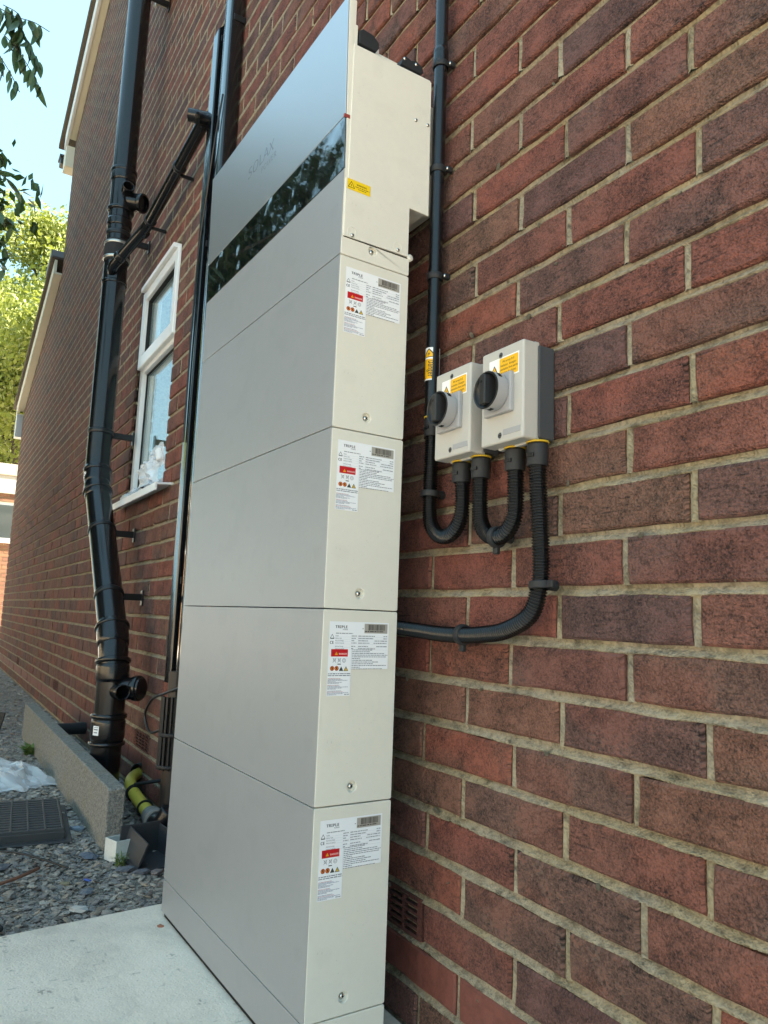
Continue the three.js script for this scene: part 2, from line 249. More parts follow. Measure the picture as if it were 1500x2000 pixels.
function brickGeo(w, seed, plain) { // unit brick: width w, height 2 BH, front at z 0
  const r = rng(seed * 977 + 5), nx = plain ? 1 : 4, ny = plain ? 1 : 2, P = [], U = [], ou = r() * 5, ov = r() * 5, j = plain ? 0 : 0.0016, b = plain ? 0.0012 : 0.0035;
  const per = []; for (let i = 0; i < nx; i++) per.push([i / nx, 0]); for (let i = 0; i < ny; i++) per.push([1, i / ny]); for (let i = nx; i > 0; i--) per.push([i / nx, 1]); for (let i = ny; i > 0; i--) per.push([0, i / ny]);
  const jit = per.map(() => [(r() - 0.5) * 2 * j, (r() - 0.5) * 2 * j]);
  const rings = [[b, 0], [0, -b * 0.9], [0, -0.04]].map(([ins, z]) => per.map(([u, v], i) => { const sx = u === 0 ? 1 : u === 1 ? -1 : 0, sy = v === 0 ? 1 : v === 1 ? -1 : 0; return [(u - 0.5) * w + sx * ins + jit[i][0], (v - 0.5) * 2 * BH + sy * ins + jit[i][1], z]; }));
  const push = (...q) => { for (const p of q) { P.push(...p); U.push(p[0] + ou + (Math.abs(p[0]) > w / 2 - 0.003 ? p[2] : 0), p[1] + ov + (Math.abs(p[1]) > BH - 0.003 ? p[2] : 0)); } };
  const N = per.length;
  for (let k = 0; k < 2; k++) for (let i = 0; i < N; i++) { const a = rings[k + 1][i], c = rings[k + 1][(i + 1) % N], d = rings[k][(i + 1) % N], e = rings[k][i]; push(a, c, d, a, d, e); }
  if (plain) { const f = rings[0]; push(f[0], f[1], f[2], f[0], f[2], f[3]); } else {
    const grid = {}; per.forEach(([u, v], i) => { grid[u + '/' + v] = rings[0][i]; });
    for (let i = 0; i <= nx; i++) for (let k = 0; k <= ny; k++) grid[i / nx + '/' + k / ny] ??= [(i / nx - 0.5) * w, (k / ny - 0.5) * 2 * BH, (r() - 0.5) * 0.0024];
    for (let i = 0; i < nx; i++) for (let k = 0; k < ny; k++) { const a = grid[i / nx + '/' + k / ny], c = grid[(i + 1) / nx + '/' + k / ny], d = grid[(i + 1) / nx + '/' + (k + 1) / ny], e = grid[i / nx + '/' + (k + 1) / ny]; push(a, c, d, a, d, e); }
  }
  let g = new THREE.BufferGeometry(); g.setAttribute('position', new THREE.Float32BufferAttribute(P, 3)); g.setAttribute('uv', new THREE.Float32BufferAttribute(U, 2)); g = mergeVertices(g, 1e-5); g.computeVertexNormals();
  return plain ? g : toCreasedNormals(g, 0.5);
}
{
  const FW = BW - 2 * JW, variants = []; for (let i = 0; i < 14; i++) variants.push(brickGeo(FW, i + 1));
  const rest = {};
  brickList.forEach((b, i) => {
    const w = b.x1 - b.x0, cx = (b.x0 + b.x1) / 2, eng = b.n === 10;
    if (i < 300 && b.a > 0) {
      const m = part('brick', variants[(b.v + i) % 14], eng ? engMat : brickMats[b.t], house); m.position.set(cx, b.y, b.z); m.scale.x = w / FW; m.name = i ? `brick_${String(i).padStart(3, '0')}` : 'brick';
    } else { const g = brickGeo(w, b.v + 13 * b.t + 40 * (i % 7), true); g.translate(cx, b.y, b.z); (rest[eng ? 'e' : b.t] ??= []).push(g); }
  });
  for (const k in rest) { const m = part('brick_courses', rest[k], k === 'e' ? engMat : brickMats[k], house); m.userData.kind = 'stuff'; }
  // mortar: struck bed joints that lean back under the brick above, and narrow upright joints
  const wob = tnoise(19, 40), P = [], U = [], r = rng(5), quad = (a, b, c, d) => { for (const p of [a, b, c, a, c, d]) { P.push(...p); U.push(p[0], p[1] - p[2]); } };
  for (let n = 12; n > -90; n--) {
    const y = CY - n * CH + CH / 2; if (y > 7.3) break;
    let lo = XE, hi = XR; while (lo < hi && wallTop(lo + 0.001) < y) lo += 0.03; while (hi > lo && wallTop(hi - 0.001) < y) hi -= 0.03; if (hi - lo < 0.1) continue;
    if (lo < XL && wallTop(XL - 0.001) < y) lo = XL;
    let spans = [[lo, hi]]; for (const [a, b, y0, y1] of openings) if (y > y0 && y < y1) spans = spans.flatMap(([s, e]) => [[s, a], [b, e]]);
    for (const [s, e] of spans) {
      let x = s, A = null;
      while (true) {
        const near = x > -1.4 && x < 0.6, h0 = y - 0.0082 + (near ? (wob(x * 0.7 + 0.3, y) - 0.5) * 0.003 : 0), h1 = y + 0.0082 + (near ? (wob(x * 0.8, y + 0.5) - 0.5) * 0.0025 : 0), w = (wob(x * 0.9, y * 1.7) - 0.5) * (near ? 0.002 : 0.0006), df = 1 - 0.97 * sm(1.3, 2.1, y) * sm(0.5, 1.6, -x), z0 = (-0.0014 + w) * df, z1 = (-0.0045 + w) * df, z2 = (-0.0105 + w) * df;
        const B = [[x, h0, -0.006], [x, h0 + 0.0016, z0], [x, y - 0.0034, z1], [x, y + 0.0034, z2], [x, h1, z2 * 0.75]];
        if (A) for (let i = 0; i < 4; i++) quad(A[i], B[i], B[i + 1], A[i + 1]);
        A = B; if (x >= e) break; x = Math.min(e, x + (near ? 0.018 : 0.3));
      }
    }
  }
  for (const [x, y] of perps) { const k = (r() - 0.5) * 0.003, df = 1 - 0.95 * sm(1.3, 2.1, y) * sm(0.5, 1.6, -x), z = (-0.003 + (r() - 0.5) * 0.002) * df, w = JW + 0.002; quad([x - w, y - 0.031, z - 0.004], [x + k, y - 0.031, z + 0.001], [x + k, y + 0.033, z], [x - w, y + 0.033, z - 0.005]); quad([x + k, y - 0.031, z + 0.001], [x + w, y - 0.031, z - 0.003], [x + w, y + 0.033, z - 0.004], [x + k, y + 0.033, z]); }
  let g = new THREE.BufferGeometry(); g.setAttribute('position', new THREE.Float32BufferAttribute(P, 3)); g.setAttribute('uv', new THREE.Float32BufferAttribute(U, 2)); g = mergeVertices(g, 1e-5); g.computeVertexNormals();
  { const rc = rng(64), list = []; for (let i = 0; i < 260; i++) { const n = Math.floor(rc() * 26) - 14, y = CY - n * CH + CH / 2 + (rc() < 0.75 ? (rc() - 0.5) * 0.02 : (rc() - 0.5) * 0.07), x = 0.5 - 2.6 * rc(), k = 0.0012 + 0.0035 * rc() ** 3, c = new THREE.DodecahedronGeometry(k, 0); if (y < 0.02) continue; c.scale(0.7 + 1.6 * rc(), 0.7 + 0.7 * rc(), 0.6); c.rotateZ(rc() * 6); c.translate(x, y, 0.0006); list.push(c); } g = merge([g, ...list]); }
  const hole = ([a, b, c, d]) => new THREE.Path([[a, c], [a, d], [b, d], [b, c]].map((p) => new THREE.Vector2(...p)));
  const outline = [[XE, -0.3], [XR, -0.3], [XR, wallTop(XR)], [(XL + XR + 0.1) / 2, wallTop((XL + XR + 0.1) / 2)], [XL, 5.27], [XL, 3.86], [XE, wallTop(XE)]];
  const sheet = extrude(poly(outline, openings.map(hole)), 0.24); sheet.translate(0, 0, -0.2505);
  part('mortar', [sheet, g], M.mortar, house, 'buff mortar joints, recessed under each brick');
  const core = extrude(poly(outline.map(([x, y]) => [Math.max(XE + 0.02, Math.min(XR - 0.02, x)), y - 0.02])), 6.6); core.translate(0, 0, -6.95); part('inner_wall', core, M.core, house);
  // air bricks
  for (const [a, b, c] of airBricks) {
    const y = CY - c * CH, L = [], h = 0.034; const f = poly([[a, y - h], [b, y - h], [b, y + h], [a, y + h]]); const w = (b - a - 0.02) / 4;
    for (let i = 0; i < 4; i++) for (let k = 0; k < 5; k++) { const x0 = a + 0.01 + i * w + 0.003, y0 = y - h + 0.006 + k * 0.0118; f.holes.push(new THREE.Path([[x0, y0], [x0, y0 + 0.0078], [x0 + w - 0.006, y0 + 0.0078], [x0 + w - 0.006, y0]].map((p) => new THREE.Vector2(...p)))); }
    const g2 = extrude(f, 0.03); g2.translate(0, 0, -0.0315); const ab = part('air_brick', g2, M.terracotta, house, 'terracotta air brick with rows of slots'); part('vent_void', box(a + 0.004, b - 0.004, y - h + 0.003, y + h - 0.003, -0.04, -0.03), M.dark, ab);
  }
  // roof, bargeboards, eaves
  const slope = (x0, y0, x1, y1, dy0, dy1, z0, z1) => { const s = extrude(poly([[x0, y0 + dy0], [x1, y1 + dy0], [x1, y1 + dy1], [x0, y0 + dy1]]), z1 - z0, 0.003); s.translate(0, 0, z0); return s; };
  const rx = (XL + XR + 0.1) / 2, ry = wallTop(rx) ;
  const roof = part('roof', [slope(XL - 0.32, 5.27 - 0.116, rx, ry, 0.17, 0.22, -7.2, 0.115), slope(XR + 0.4, 5.27 - 0.116, rx, ry, 0.17, 0.22, -7.2, 0.115)], M.tile, house, 'grey brown tiled roof edge');
  part('bargeboard', slope(XL - 0.13, 5.27 - 0.047, rx, ry, -0.01, 0.155, 0.06, 0.08), M.whiteTrim, roof); part('soffit', slope(XL, 5.27, rx, ry, 0.0, 0.02, 0.0, 0.06), M.creamTrim, roof);
  part('eaves_box', [box(XL - 0.16, XL - 0.002, 4.98, 5.20, -7, 0.075, 0.004)], M.creamTrim, roof, 'cream eaves box end at the foot of the gable');
  part('gutter', [box(XL - 0.3, XL - 0.18, 5.1, 5.18, -7, 0.10, 0.012), box(XL - 0.315, XL - 0.17, 5.165, 5.19, -7, 0.112, 0.004)], M.black, roof, 'black gutter end');
  const r2 = part('lean_to_roof', [slope(XE - 0.25, wallTop(XE) - 0.08, XL - 0.002, 3.86, 0.15, 0.19, -5, 0.1)], M.tile, house, 'low lean-to roof edge');
  part('bargeboard', slope(XE - 0.12, wallTop(XE) - 0.04, XL - 0.002, 3.86, 0.0, 0.14, 0.05, 0.07), M.creamTrim, r2); part('soffit', slope(XE, wallTop(XE), XL - 0.002, 3.86, 0, 0.018, 0, 0.05), M.creamTrim, r2);
  part('flashing', slope(XL - 0.3, 3.86 - 0.097, XL + 0.02, 3.87, 0.155, 0.215, 0.0, 0.108), M.lead, r2, 'grey flashing at the top of the low roof');
  part('eaves_box', box(XE - 0.14, XE - 0.003, wallTop(XE) - 0.32, wallTop(XE) - 0.03, -4.8, 0.07, 0.004), M.whiteTrim, r2);
}
// windows
function windowAt(y0, y1, full) {
  const a = -2.95, b = -2.27, zf = -0.018, w = new THREE.Group(); w.name = 'window'; house.add(w); w.userData.label = full ? 'white plastic window with top-hung vent' : 'upper white plastic window';
  const f = 0.055, my = y0 + (y1 - y0) * 0.62, R = 0.006;
  part('frame', [box(a, a + f, y0, y1, zf - 0.07, zf, R), box(b - f, b, y0, y1, zf - 0.07, zf, R), box(a + f - 0.004, b - f + 0.004, y1 - f, y1, zf - 0.07, zf - 0.001, R), box(a + f - 0.004, b - f + 0.004, y0, y0 + f, zf - 0.07, zf - 0.001, R), box(a + f - 0.004, b - f + 0.004, my - 0.03, my + 0.03, zf - 0.07, zf - 0.001, R)], M.upvc, w);
  part('pane', box(a + f - 0.01, b - f + 0.01, y0 + f - 0.01, my - 0.02, zf - 0.034, zf - 0.03), M.glass, w);
  part('gasket', [box(a + f, a + f + 0.006, y0 + f, my - 0.03, zf - 0.03, zf - 0.022), box(b - f - 0.006, b - f, y0 + f, my - 0.03, zf - 0.03, zf - 0.022), box(a + f, b - f, my - 0.036, my - 0.03, zf - 0.03, zf - 0.022)], M.rubber, w);
  const sa = a + 0.03, sb = b - 0.03, s0 = my - 0.01, s1 = y1 - 0.03, sz = zf + 0.022, q = 0.05;
  const bars = [box(sa, sa + q, s0, s1, zf - 0.03, sz, R), box(sb - q, sb, s0, s1, zf - 0.03, sz, R), box(sa + q - 0.003, sb - q + 0.003, s1 - q, s1, zf - 0.03, sz - 0.001, R), box(sa + q - 0.003, sb - q + 0.003, s0, s0 + q + 0.012, zf - 0.03, sz - 0.001, R)];
  part('sash', bars, M.upvc, w); part('sash_gasket', [box(sa + q, sa + q + 0.006, s0 + q, s1 - q, zf - 0.014, zf + 0.004), box(sb - q - 0.006, sb - q, s0 + q, s1 - q, zf - 0.014, zf + 0.004), box(sa + q, sb - q, s1 - q - 0.006, s1 - q, zf - 0.014, zf + 0.004)], M.rubber, w);
  part('sash_pane', box(sa + q - 0.01, sb - q + 0.01, s0 + q, s1 - q + 0.01, zf - 0.014, zf - 0.01), M.glass, w);
  part('trickle_vent', [box(a + 0.04, b - 0.06, y1 - 0.028, y1 - 0.006, zf, 0.02, 0.003)], M.upvc, w);
  part('blind', box(a, b, y0, y1, -0.2, -0.19), M.blind, w, 'grey blue blind behind the glass');
  const s = extrude(poly([[-0.05, 0], [0.062, -0.012], [0.062, -0.042], [0.054, -0.042], [0.054, -0.02], [-0.05, -0.01]]), 0.86, 0.001); s.rotateY(PI / 2); s.scale(1, 1, -1); // shape x -> z
  { const p = s.attributes.position, n = s.attributes.normal; for (let i = 0; i < p.count; i++) { const x = p.getX(i), y = p.getY(i), z = p.getZ(i); p.setXYZ(i, x, y, z); } const ix = []; for (let i = 0; i < p.count; i += 3) { for (const k of [0, 2, 1]) ix.push(p.getX(i + k), p.getY(i + k), p.getZ(i + k)); } const g = new THREE.BufferGeometry(); g.setAttribute('position', new THREE.Float32BufferAttribute(ix, 3)); g.computeVertexNormals(); g.translate(-3.0, y0 + 0.006, 0); part('sill', g, full ? M.upvc : M.creamTrim, w); }
  return w;
}
windowAt(1.205, 2.315, true); windowAt(3.99, 5.1, false);

// ---------------------------------------------------------------- battery stack (inverter over four modules on a base)
const SO = [-0.3084, 0.22985], STH = 0.02066, SW = 0.717, SD = 0.1464;
const labelTex = canvasTex(1024, 1061, (x, W, H) => {
  x.fillStyle = '#f3f5f8'; x.fillRect(0, 0, W, H); x.fillStyle = '#23252b'; x.textBaseline = 'alphabetic';
  x.font = 'bold 62px sans-serif'; x.save(); x.translate(98, 96); x.scale(1.02, 0.86); x.fillText('TRIPLE', 0, 0); x.restore(); x.font = '26px sans-serif'; x.fillText('POWER', 222, 124);
  x.fillStyle = '#a9a49b'; x.fillRect(594, 22, 406, 140); x.fillStyle = '#1b1a19'; { const r = rng(3); let p = 664; while (p < 952) { const w = 3 + 7 * r(); x.fillRect(p, 34, w, 84); p += w + 3 + 7 * r(); } } greek(x, 604, 940, 128, 20, 9, '#1b1a19'); greek(x, 558, 582, 92, 14, 8);
  x.fillStyle = '#2e323c'; x.font = '19px sans-serif'; greek(x, 110, 400, 164, 15, 2);
  const rows = ['Model', 'Battery Type', 'Nominal Voltage', 'Nominal Capacity', 'Nominal Energy', 'Ingress Protection'];
  rows.forEach((t, i) => { const y = 214 + i * 34 + (i > 3 ? 14 : 0); x.fillStyle = '#2e323c'; x.fillText(t, 104, y); x.fillStyle = '#b9bfcc'; x.fillRect(104, y + 6, 900, 2); greek(x, 376, 376 + [90, 74, 48, 92, 76, 36][i], y - 14, 15, 20 + i); greek(x, 492, 492 + [290, 264, 170, 196, 172, 300][i], y - 14, 15, 40 + i); if (i < 5) greek(x, [934, 934, 776, 760, 810][i], 1000, y - 14, 15, 60 + i); });
  triangle(x, 52, 218, 32, '#f3f5f8', '#2b2f38', 6); x.fillStyle = '#2b2f38'; x.fillRect(22, 243, 62, 8); x.font = 'bold 56px sans-serif'; x.fillText('CE', 14, 322);
  x.fillStyle = '#c41824'; x.fillRect(44, 398, 280, 106); triangle(x, 132, 462, 25, '#f0b21c', '#f0b21c', 2); bolt(x, 132, 462, 20, '#7a1016'); x.fillStyle = '#ffd9d2'; x.font = 'bold 34px sans-serif'; x.fillText('DANGER', 174, 476);
  x.strokeStyle = '#4a4f5c'; x.lineWidth = 4; for (const [cx, k] of [[106, 0], [186, 1], [264, 2]]) { if (k < 2) { x.strokeRect(cx - 18, 538, 36, 30); x.beginPath(); x.moveTo(cx - 28, 526); x.lineTo(cx + 26, 590); x.moveTo(cx + 26, 526); x.lineTo(cx - 28, 590); x.stroke(); } else { x.beginPath(); x.arc(cx, 560, 28, 0, 7); x.stroke(); x.beginPath(); x.arc(cx, 560, 15, 0, 7); x.stroke(); } } x.fillStyle = '#15161a'; x.fillRect(158, 606, 56, 12);
  for (const cx of [72, 146]) { x.fillStyle = '#e07a1a'; x.beginPath(); x.arc(cx, 672, 34, 0, 7); x.fill(); x.strokeStyle = '#8c2a10'; x.lineWidth = 7; x.beginPath(); x.arc(cx, 672, 30, 0, 7); x.stroke(); x.beginPath(); x.moveTo(cx - 20, 652); x.lineTo(cx + 20, 692); x.stroke(); x.fillStyle = '#2a1a12'; x.fillRect(cx - 7, 655, 16, 32); }
  triangle(x, 222, 682, 34, '#3a3f3c', '#2b2f2c', 4); triangle(x, 302, 682, 34, '#e3c04a', '#2b2f2c', 7); bolt(x, 302, 682, 26, '#2b2f2c');
  x.fillStyle = '#9aa0b0'; x.fillRect(384, 394, 3, 300);
  [345, 310, 560, 620, 600, 140, 350, 460, 365, 600, 140, 530].forEach((w, i) => greek(x, 396, 396 + w, 402 + i * 25, 14, 90 + i));
  greek(x, 860, 980, 728, 14, 130); greek(x, 860, 980, 750, 14, 131);
  greek(x, 6, 460, 742, 17, 140); greek(x, 6, 470, 768, 17, 141);
  [210, 240, 330, 130, 240, 190, 0, 190, 200, 340, 240, 140, 0, 230, 260, 350, 260, 150].forEach((w, i) => { if (w) greek(x, 8, 8 + w, 812 + i * 13.5, 9, 160 + i, i % 7 === 0 ? '#9a4a50' : '#3c4666'); }); greek(x, 290, 372, 1036, 14, 190);
});
const labelMat = std([1, 1, 1], 0.4, { map: labelTex });
const LW = 0.1158, LH = 0.12;
function shapeFace(pts, x, z0, y0, w, h) { // a thin sticker on the +x face; shape u to the right (towards -z), v up from y0
  const g = new THREE.ShapeGeometry(poly(pts)); const p = g.attributes.position, uv = g.attributes.uv; for (let i = 0; i < p.count; i++) uv.setXY(i, p.getX(i) / w, p.getY(i) / h);
  g.rotateY(PI / 2); return g.translate(x, y0, z0);
}
const labelGeo = () => shapeFace([[0, 0], [0.0436, 0], [0.0436, LH - 0.0775], [LW, LH - 0.0775], [LW, LH], [0, LH]], 0.0007, -0.0132, 0, LW, LH);
function recessScrew(parent, x, y, z) { // pan head screw in a round counterbore on the +x face
  part('screw', [lathe([[0.0001, 0.0035], [0.002, 0.0034], [0.0042, 0.0022], [0.005, 0.0], [0.005, -0.004]], V(x - 0.0055, y, z), V(1, 0, 0), 20)], M.steel, parent);
  part('screw_socket', new THREE.CircleGeometry(0.0018, 6).rotateY(PI / 2).translate(x - 0.0017, y, z), M.dark, parent);
}
function roundRect(w, h, r, holes = []) { const s = new THREE.Shape(), x = 0, y = 0; s.moveTo(x + r, y); s.lineTo(x + w - r, y); s.absarc(x + w - r, y + r, r, -PI / 2, 0); s.lineTo(x + w, y + h - r); s.absarc(x + w - r, y + h - r, r, 0, PI / 2); s.lineTo(x + r, y + h); s.absarc(x + r, y + h - r, r, PI / 2, PI); s.lineTo(x, y + r); s.absarc(x + r, y + r, r, PI, 1.5 * PI); for (const k of holes) s.holes.push(k); return s; }
function moduleBody(t, h, screwY, mFront = M.silver) { // cream case, grey front panel; local x -SW..0, z -SD..0
  const H = h - 0.0018, fix = extrude(roundRect(SD - 0.0012, H, 0.003, screwY ? [circleHole(0.0682 - 0.0012, screwY, 0.0085)] : []), 0.0045, 0.0013, 20); fix.rotateY(PI / 2); fix.translate(-0.0058, 0, -0.0012);
  part('casing', [box(-SW + 0.001, -0.0058, 0.0005, H - 0.0005, -SD, -0.0016), fix], M.cream, t);
  part('front_panel', box(-SW, -0.0008, 0, H, -0.0016, 0, 0.0007), mFront, t);
  if (screwY) recessScrew(t, 0, screwY, -0.0682);
}
const seams = [1.3304, 1.0187, 0.7133, 0.4012, 0.0853];
const stackBase = thing('plinth', 'low grey and cream plinth under the lowest battery module', 'battery base', [SO[0], 0, SO[1]], STH);
{ const h = seams[4] - 0.015; const g = new THREE.Group(); moduleBody(stackBase, h, 0); for (const c of stackBase.children) c.position.y = 0.015;
  part('kick_plate', box(-SW + 0.01, -0.012, 0.0045, 0.0165, -SD + 0.012, -0.0045), M.dark, stackBase);
  part('foot', box(-SW + 0.05, -SW + 0.15, 0, 0.016, -SD + 0.02, -0.05), M.blackMatt, stackBase); part('foot', box(-0.15, -0.05, 0, 0.016, -SD + 0.02, -0.04), M.blackMatt, stackBase); }
const modLabels = ['battery module directly below the inverter, topmost of the four', 'battery module second from top, its label level with the isolator switches', 'battery module third from top, beside the bend of the black conduit', 'lowest battery module, resting on the thin plinth near the air brick'];
for (let i = 3; i >= 0; i--) {
  const t = thing('battery_module', modLabels[i], 'battery', [SO[0], seams[i + 1], SO[1]], STH, 'stacked battery modules'); moduleBody(t, seams[i] - seams[i + 1], 0.0262);
  const g = labelGeo(); g.translate(0, seams[i] - seams[i + 1] - 0.021 - LH + 0.0215 * 0, 0); part('rating_sticker', g, labelMat, t, 'white rating sticker with barcode and red danger bar');
}
const inv = thing('inverter', 'cream and silver inverter with black mirror band, topping the stack', 'inverter', [SO[0], seams[0], SO[1]], STH);
{
  const y0 = seams[0], Y = (y) => y - y0;
  // shoe between the cover and the first battery, with its own screw
  const shoe = extrude(roundRect(SD - 0.0012, 0.034, 0.003, [circleHole(0.0664 - 0.0012, 0.0236, 0.0085)]), 0.0045, 0.0013, 20); shoe.rotateY(PI / 2); shoe.translate(-0.0058, 0, -0.0012);
  const front = extrude(poly([[0, 0], [0.008, 0], [0.008, Y(1.737)], [0, Y(1.737)]]), 0.002); // strip of casing beside the front panel
  part('casing', [box(-SW + 0.001, -0.0058, 0.0005, Y(1.735), -SD, -0.0017), box(-SW + 0.06, -0.0075, Y(1.47), Y(1.73), -0.184, -SD + 0.001), shoe, box(-0.006, -0.0004, Y(1.364), Y(1.735), -0.0085, -0.0016), box(-SW + 0.002, -0.001, Y(1.735), Y(1.834), -0.012, -0.001, 0.002), box(-SW + 0.03, -0.02, Y(1.733), Y(1.7795), -0.0755, -0.011, 0.003), box(-SW + 0.03, -0.022, Y(1.733), Y(1.7705), -0.142, -0.074, 0.002), box(-0.035, -0.001, Y(1.74), Y(1.7845), -0.0165, -0.010, 0.002)], M.cream, inv);
  recessScrew(inv, 0, 0.0236, -0.0664);
  part('lower_front_panel', box(-SW, -0.0008, 0, Y(1.4905), -0.0016, 0, 0.0007), M.silver, inv);
  const tilt = (a, b, za, zb, m, n, th = 0.003) => { const g = box(-SW, -0.0002, 0, b - a, -th, 0, Math.min(0.0022, th * 0.45)); const p = g.attributes.position; for (let i = 0; i < p.count; i++) p.setZ(i, p.getZ(i) + za + (zb - za) * p.getY(i) / (b - a)); g.translate(0, Y(a), 0); return part(n, g, m, inv); };
  { const u = tilt(1.4915, 1.593, 0.0, 0.003, M.gloss, 'mirror_band'), uv = u.geometry.attributes.uv, p = u.geometry.attributes.position; for (let i = 0; i < p.count; i++) uv.setXY(i, p.getX(i), p.getY(i)); }
  tilt(1.4915, 1.8345, -0.0028, 0.0052, M.cream, 'bezel', 0.011);
  const up = tilt(1.594, 1.835, 0.003, 0.008, M.silverTop, 'upper_front_panel');
  // engraved lettering on the silver panel
  const logo = canvasTex(1024, 360, (x, w, h) => { x.clearRect(0, 0, w, h); x.globalAlpha = 0.38; x.fillStyle = '#76849c'; x.save(); x.transform(1, 0, -0.12, 1, 30, 0); x.font = '190px sans-serif'; x.scale(1.42, 1); x.fillText('SOLAX', 10, 190); x.restore(); x.font = '100px sans-serif'; x.save(); x.scale(1.35, 1); x.fillText('POWER', 330, 320); x.restore(); });
  const lg = new THREE.PlaneGeometry(0.19, 0.067); lg.rotateX(-Math.atan2(0.005, 0.241) * -1); lg.translate(-0.372, Y(1.705), 0.0058); part('logo', lg, new THREE.MeshStandardMaterial({ map: logo, transparent: true, roughness: 0.35, metalness: 0.4 }), up);
  // side cover with its back step
  const sc = [[0.0085, 1.7415], [0.180, 1.746], [0.184, 1.742], [0.1865, 1.463], [0.1425, 1.464], [0.1425, 1.3665], [0.006, 1.3645], [0.0042, 1.367], [0.0042, 1.4745], [0.0085, 1.4755]].map(([z, y]) => [z, Y(y)]);
  const cg = extrude(poly(sc), 0.0035, 0.0008); cg.rotateY(PI / 2); cg.translate(-0.0028, 0, 0); part('side_cover', cg, M.cream, inv);
  part('cover_seam', [box(-0.003, 0.0004, Y(1.3628), Y(1.3646), -0.1465, -0.0045)], M.dark, inv);
  part('lug', [lathe([[0.0001, 0.001], [0.0065, 0.001], [0.0065, -0.004]], V(0, Y(1.3665), -0.1475), V(1, 0, 0), 20)], M.cream, inv);
  for (const [z, y] of [[0.1495, 1.6475], [0.1775, 1.6487], [0.0215, 1.3695], [0.119, 1.3725]]) { part('screw', lathe([[0.0001, 0.0036], [0.002, 0.0034], [0.0034, 0.002], [0.0038, 0]], V(0.0012, Y(y), -z), V(1, 0, 0), 18), M.steel, inv); part('screw_slot', box(0.0044, 0.0052, Y(y) - 0.0005, Y(y) + 0.0005, -z - 0.002, -z + 0.002), M.dark, inv); }
  for (const z of [0.0215, 0.119]) { const t = new THREE.TorusGeometry(0.0085, 0.0011, 8, 24, PI); t.rotateY(PI / 2); t.translate(0.0011, Y(z < 0.1 ? 1.3765 : 1.379), -z); part('finger_recess', [t, cyl(V(0.0011, Y(1.368), -z - 0.0085), V(0.0011, Y(1.3775), -z - 0.0085), 0.0011, 0.0011, 8), cyl(V(0.0011, Y(1.368), -z + 0.0085), V(0.0011, Y(1.3775), -z + 0.0085), 0.0011, 0.0011, 8)], M.cream, inv); }
  // warning sticker
  const wt = canvasTex(512, 216, (x, w, h) => { x.fillStyle = '#f4cf12'; x.fillRect(0, 0, w, h); triangle(x, 92, 118, 70, '#f4cf12', '#1c1a10', 10); bolt(x, 92, 122, 56, '#1c1a10'); x.fillStyle = '#3a3312'; x.font = 'bold 46px sans-serif'; x.fillText('WARNING', 205, 92); greek(x, 178, 492, 116, 20, 4, '#3a3312'); greek(x, 240, 420, 152, 20, 6, '#3a3312'); });
  part('warning_sticker', shapeFace([[0, 0], [0.0485, 0], [0.0485, 0.0202], [0, 0.0202]], 0.0019, -0.0068, Y(1.4545), 0.0485, 0.0202), std([1, 1, 1], 0.5, { map: wt }), inv);
  // things poking out on top: black connector caps, a round button
  const cap = extrude(poly([[0.0, 0], [0.038, 0], [0.044, 0.01], [0.044, 0.02], [0.03, 0.031], [0.008, 0.033], [0.0, 0.026]]), 0.026, 0.002); cap.rotateY(PI / 2); cap.translate(-0.0275, Y(1.749), -0.0185); part('connector_cap', cap, M.blackMatt, inv);
  const hx = extrude(poly([[0.0, 0], [0.046, 0], [0.053, 0.006], [0.05, 0.016], [0.036, 0.0225], [0.03, 0.022], [0.024, 0.018], [0.012, 0.021], [0.003, 0.014]]), 0.022, 0.0015); hx.rotateY(PI / 2); hx.translate(-0.024, Y(1.752), -0.113); const hs = part('connector_cap', hx, M.blackMatt, inv);
  for (const [z, y] of [[0.121, 1.7665], [0.148, 1.7665]]) part('screw', lathe([[0.0001, 0.002], [0.0025, 0.0018], [0.0033, 0]], V(-0.0005, Y(y), -z), V(1, 0, 0), 16), M.steel, hs);
  part('vent_button', lathe([[0.0001, 0.003], [0.005, 0.002], [0.006, 0], [0.006, -0.006]], V(-0.02, Y(1.756), -0.089), V(1, 0.0, 0), 20), M.steel, inv);
  part('red_tag', box(-0.003, 0.0006, Y(1.5905), Y(1.597), -0.007, 0.0045), std([0.3, 0.05, 0.04], 0.6), inv);
  part('top_screw', lathe([[0.0001, 0.003], [0.003, 0.002], [0.0035, 0]], V(-0.03, Y(1.803), -0.0125), V(0, 0, -1), 14), M.steel, inv);
  part('wall_bracket', [box(-SW + 0.12, -0.03, Y(1.5), Y(1.72), -0.2285, -0.1835)], M.cream, inv);
}

// ---------------------------------------------------------------- isolator switches
const isoText = canvasTex(768, 400, (x, w, h) => {
  x.fillStyle = '#f2f2ee'; x.fillRect(0, 0, w, h); x.fillStyle = '#f2b705'; const R = (a, b, c, d, r) => { x.beginPath(); x.moveTo(a + r, b); x.arcTo(a + c, b, a + c, b + d, r); x.arcTo(a + c, b + d, a, b + d, r); x.arcTo(a, b + d, a, b, r); x.arcTo(a, b, a + c, b, r); x.closePath(); x.fill(); }; R(268, 24, 476, 352, 26);
  triangle(x, 134, 230, 108, '#f2b705', '#191712', 16); bolt(x, 134, 236, 82, '#191712'); x.fillStyle = '#3c3110'; x.font = 'bold 55px sans-serif'; x.textAlign = 'center'; ['PV array D.C.', 'isolator. Danger -', 'contains live parts', 'during daylight.'].forEach((t, i) => { x.save(); x.translate(506, 110 + i * 72); x.scale(0.93, 1); x.fillText(t, 0, 0); x.restore(); });
});
const isoSticker = std([1, 1, 1], 0.5, { map: isoText });
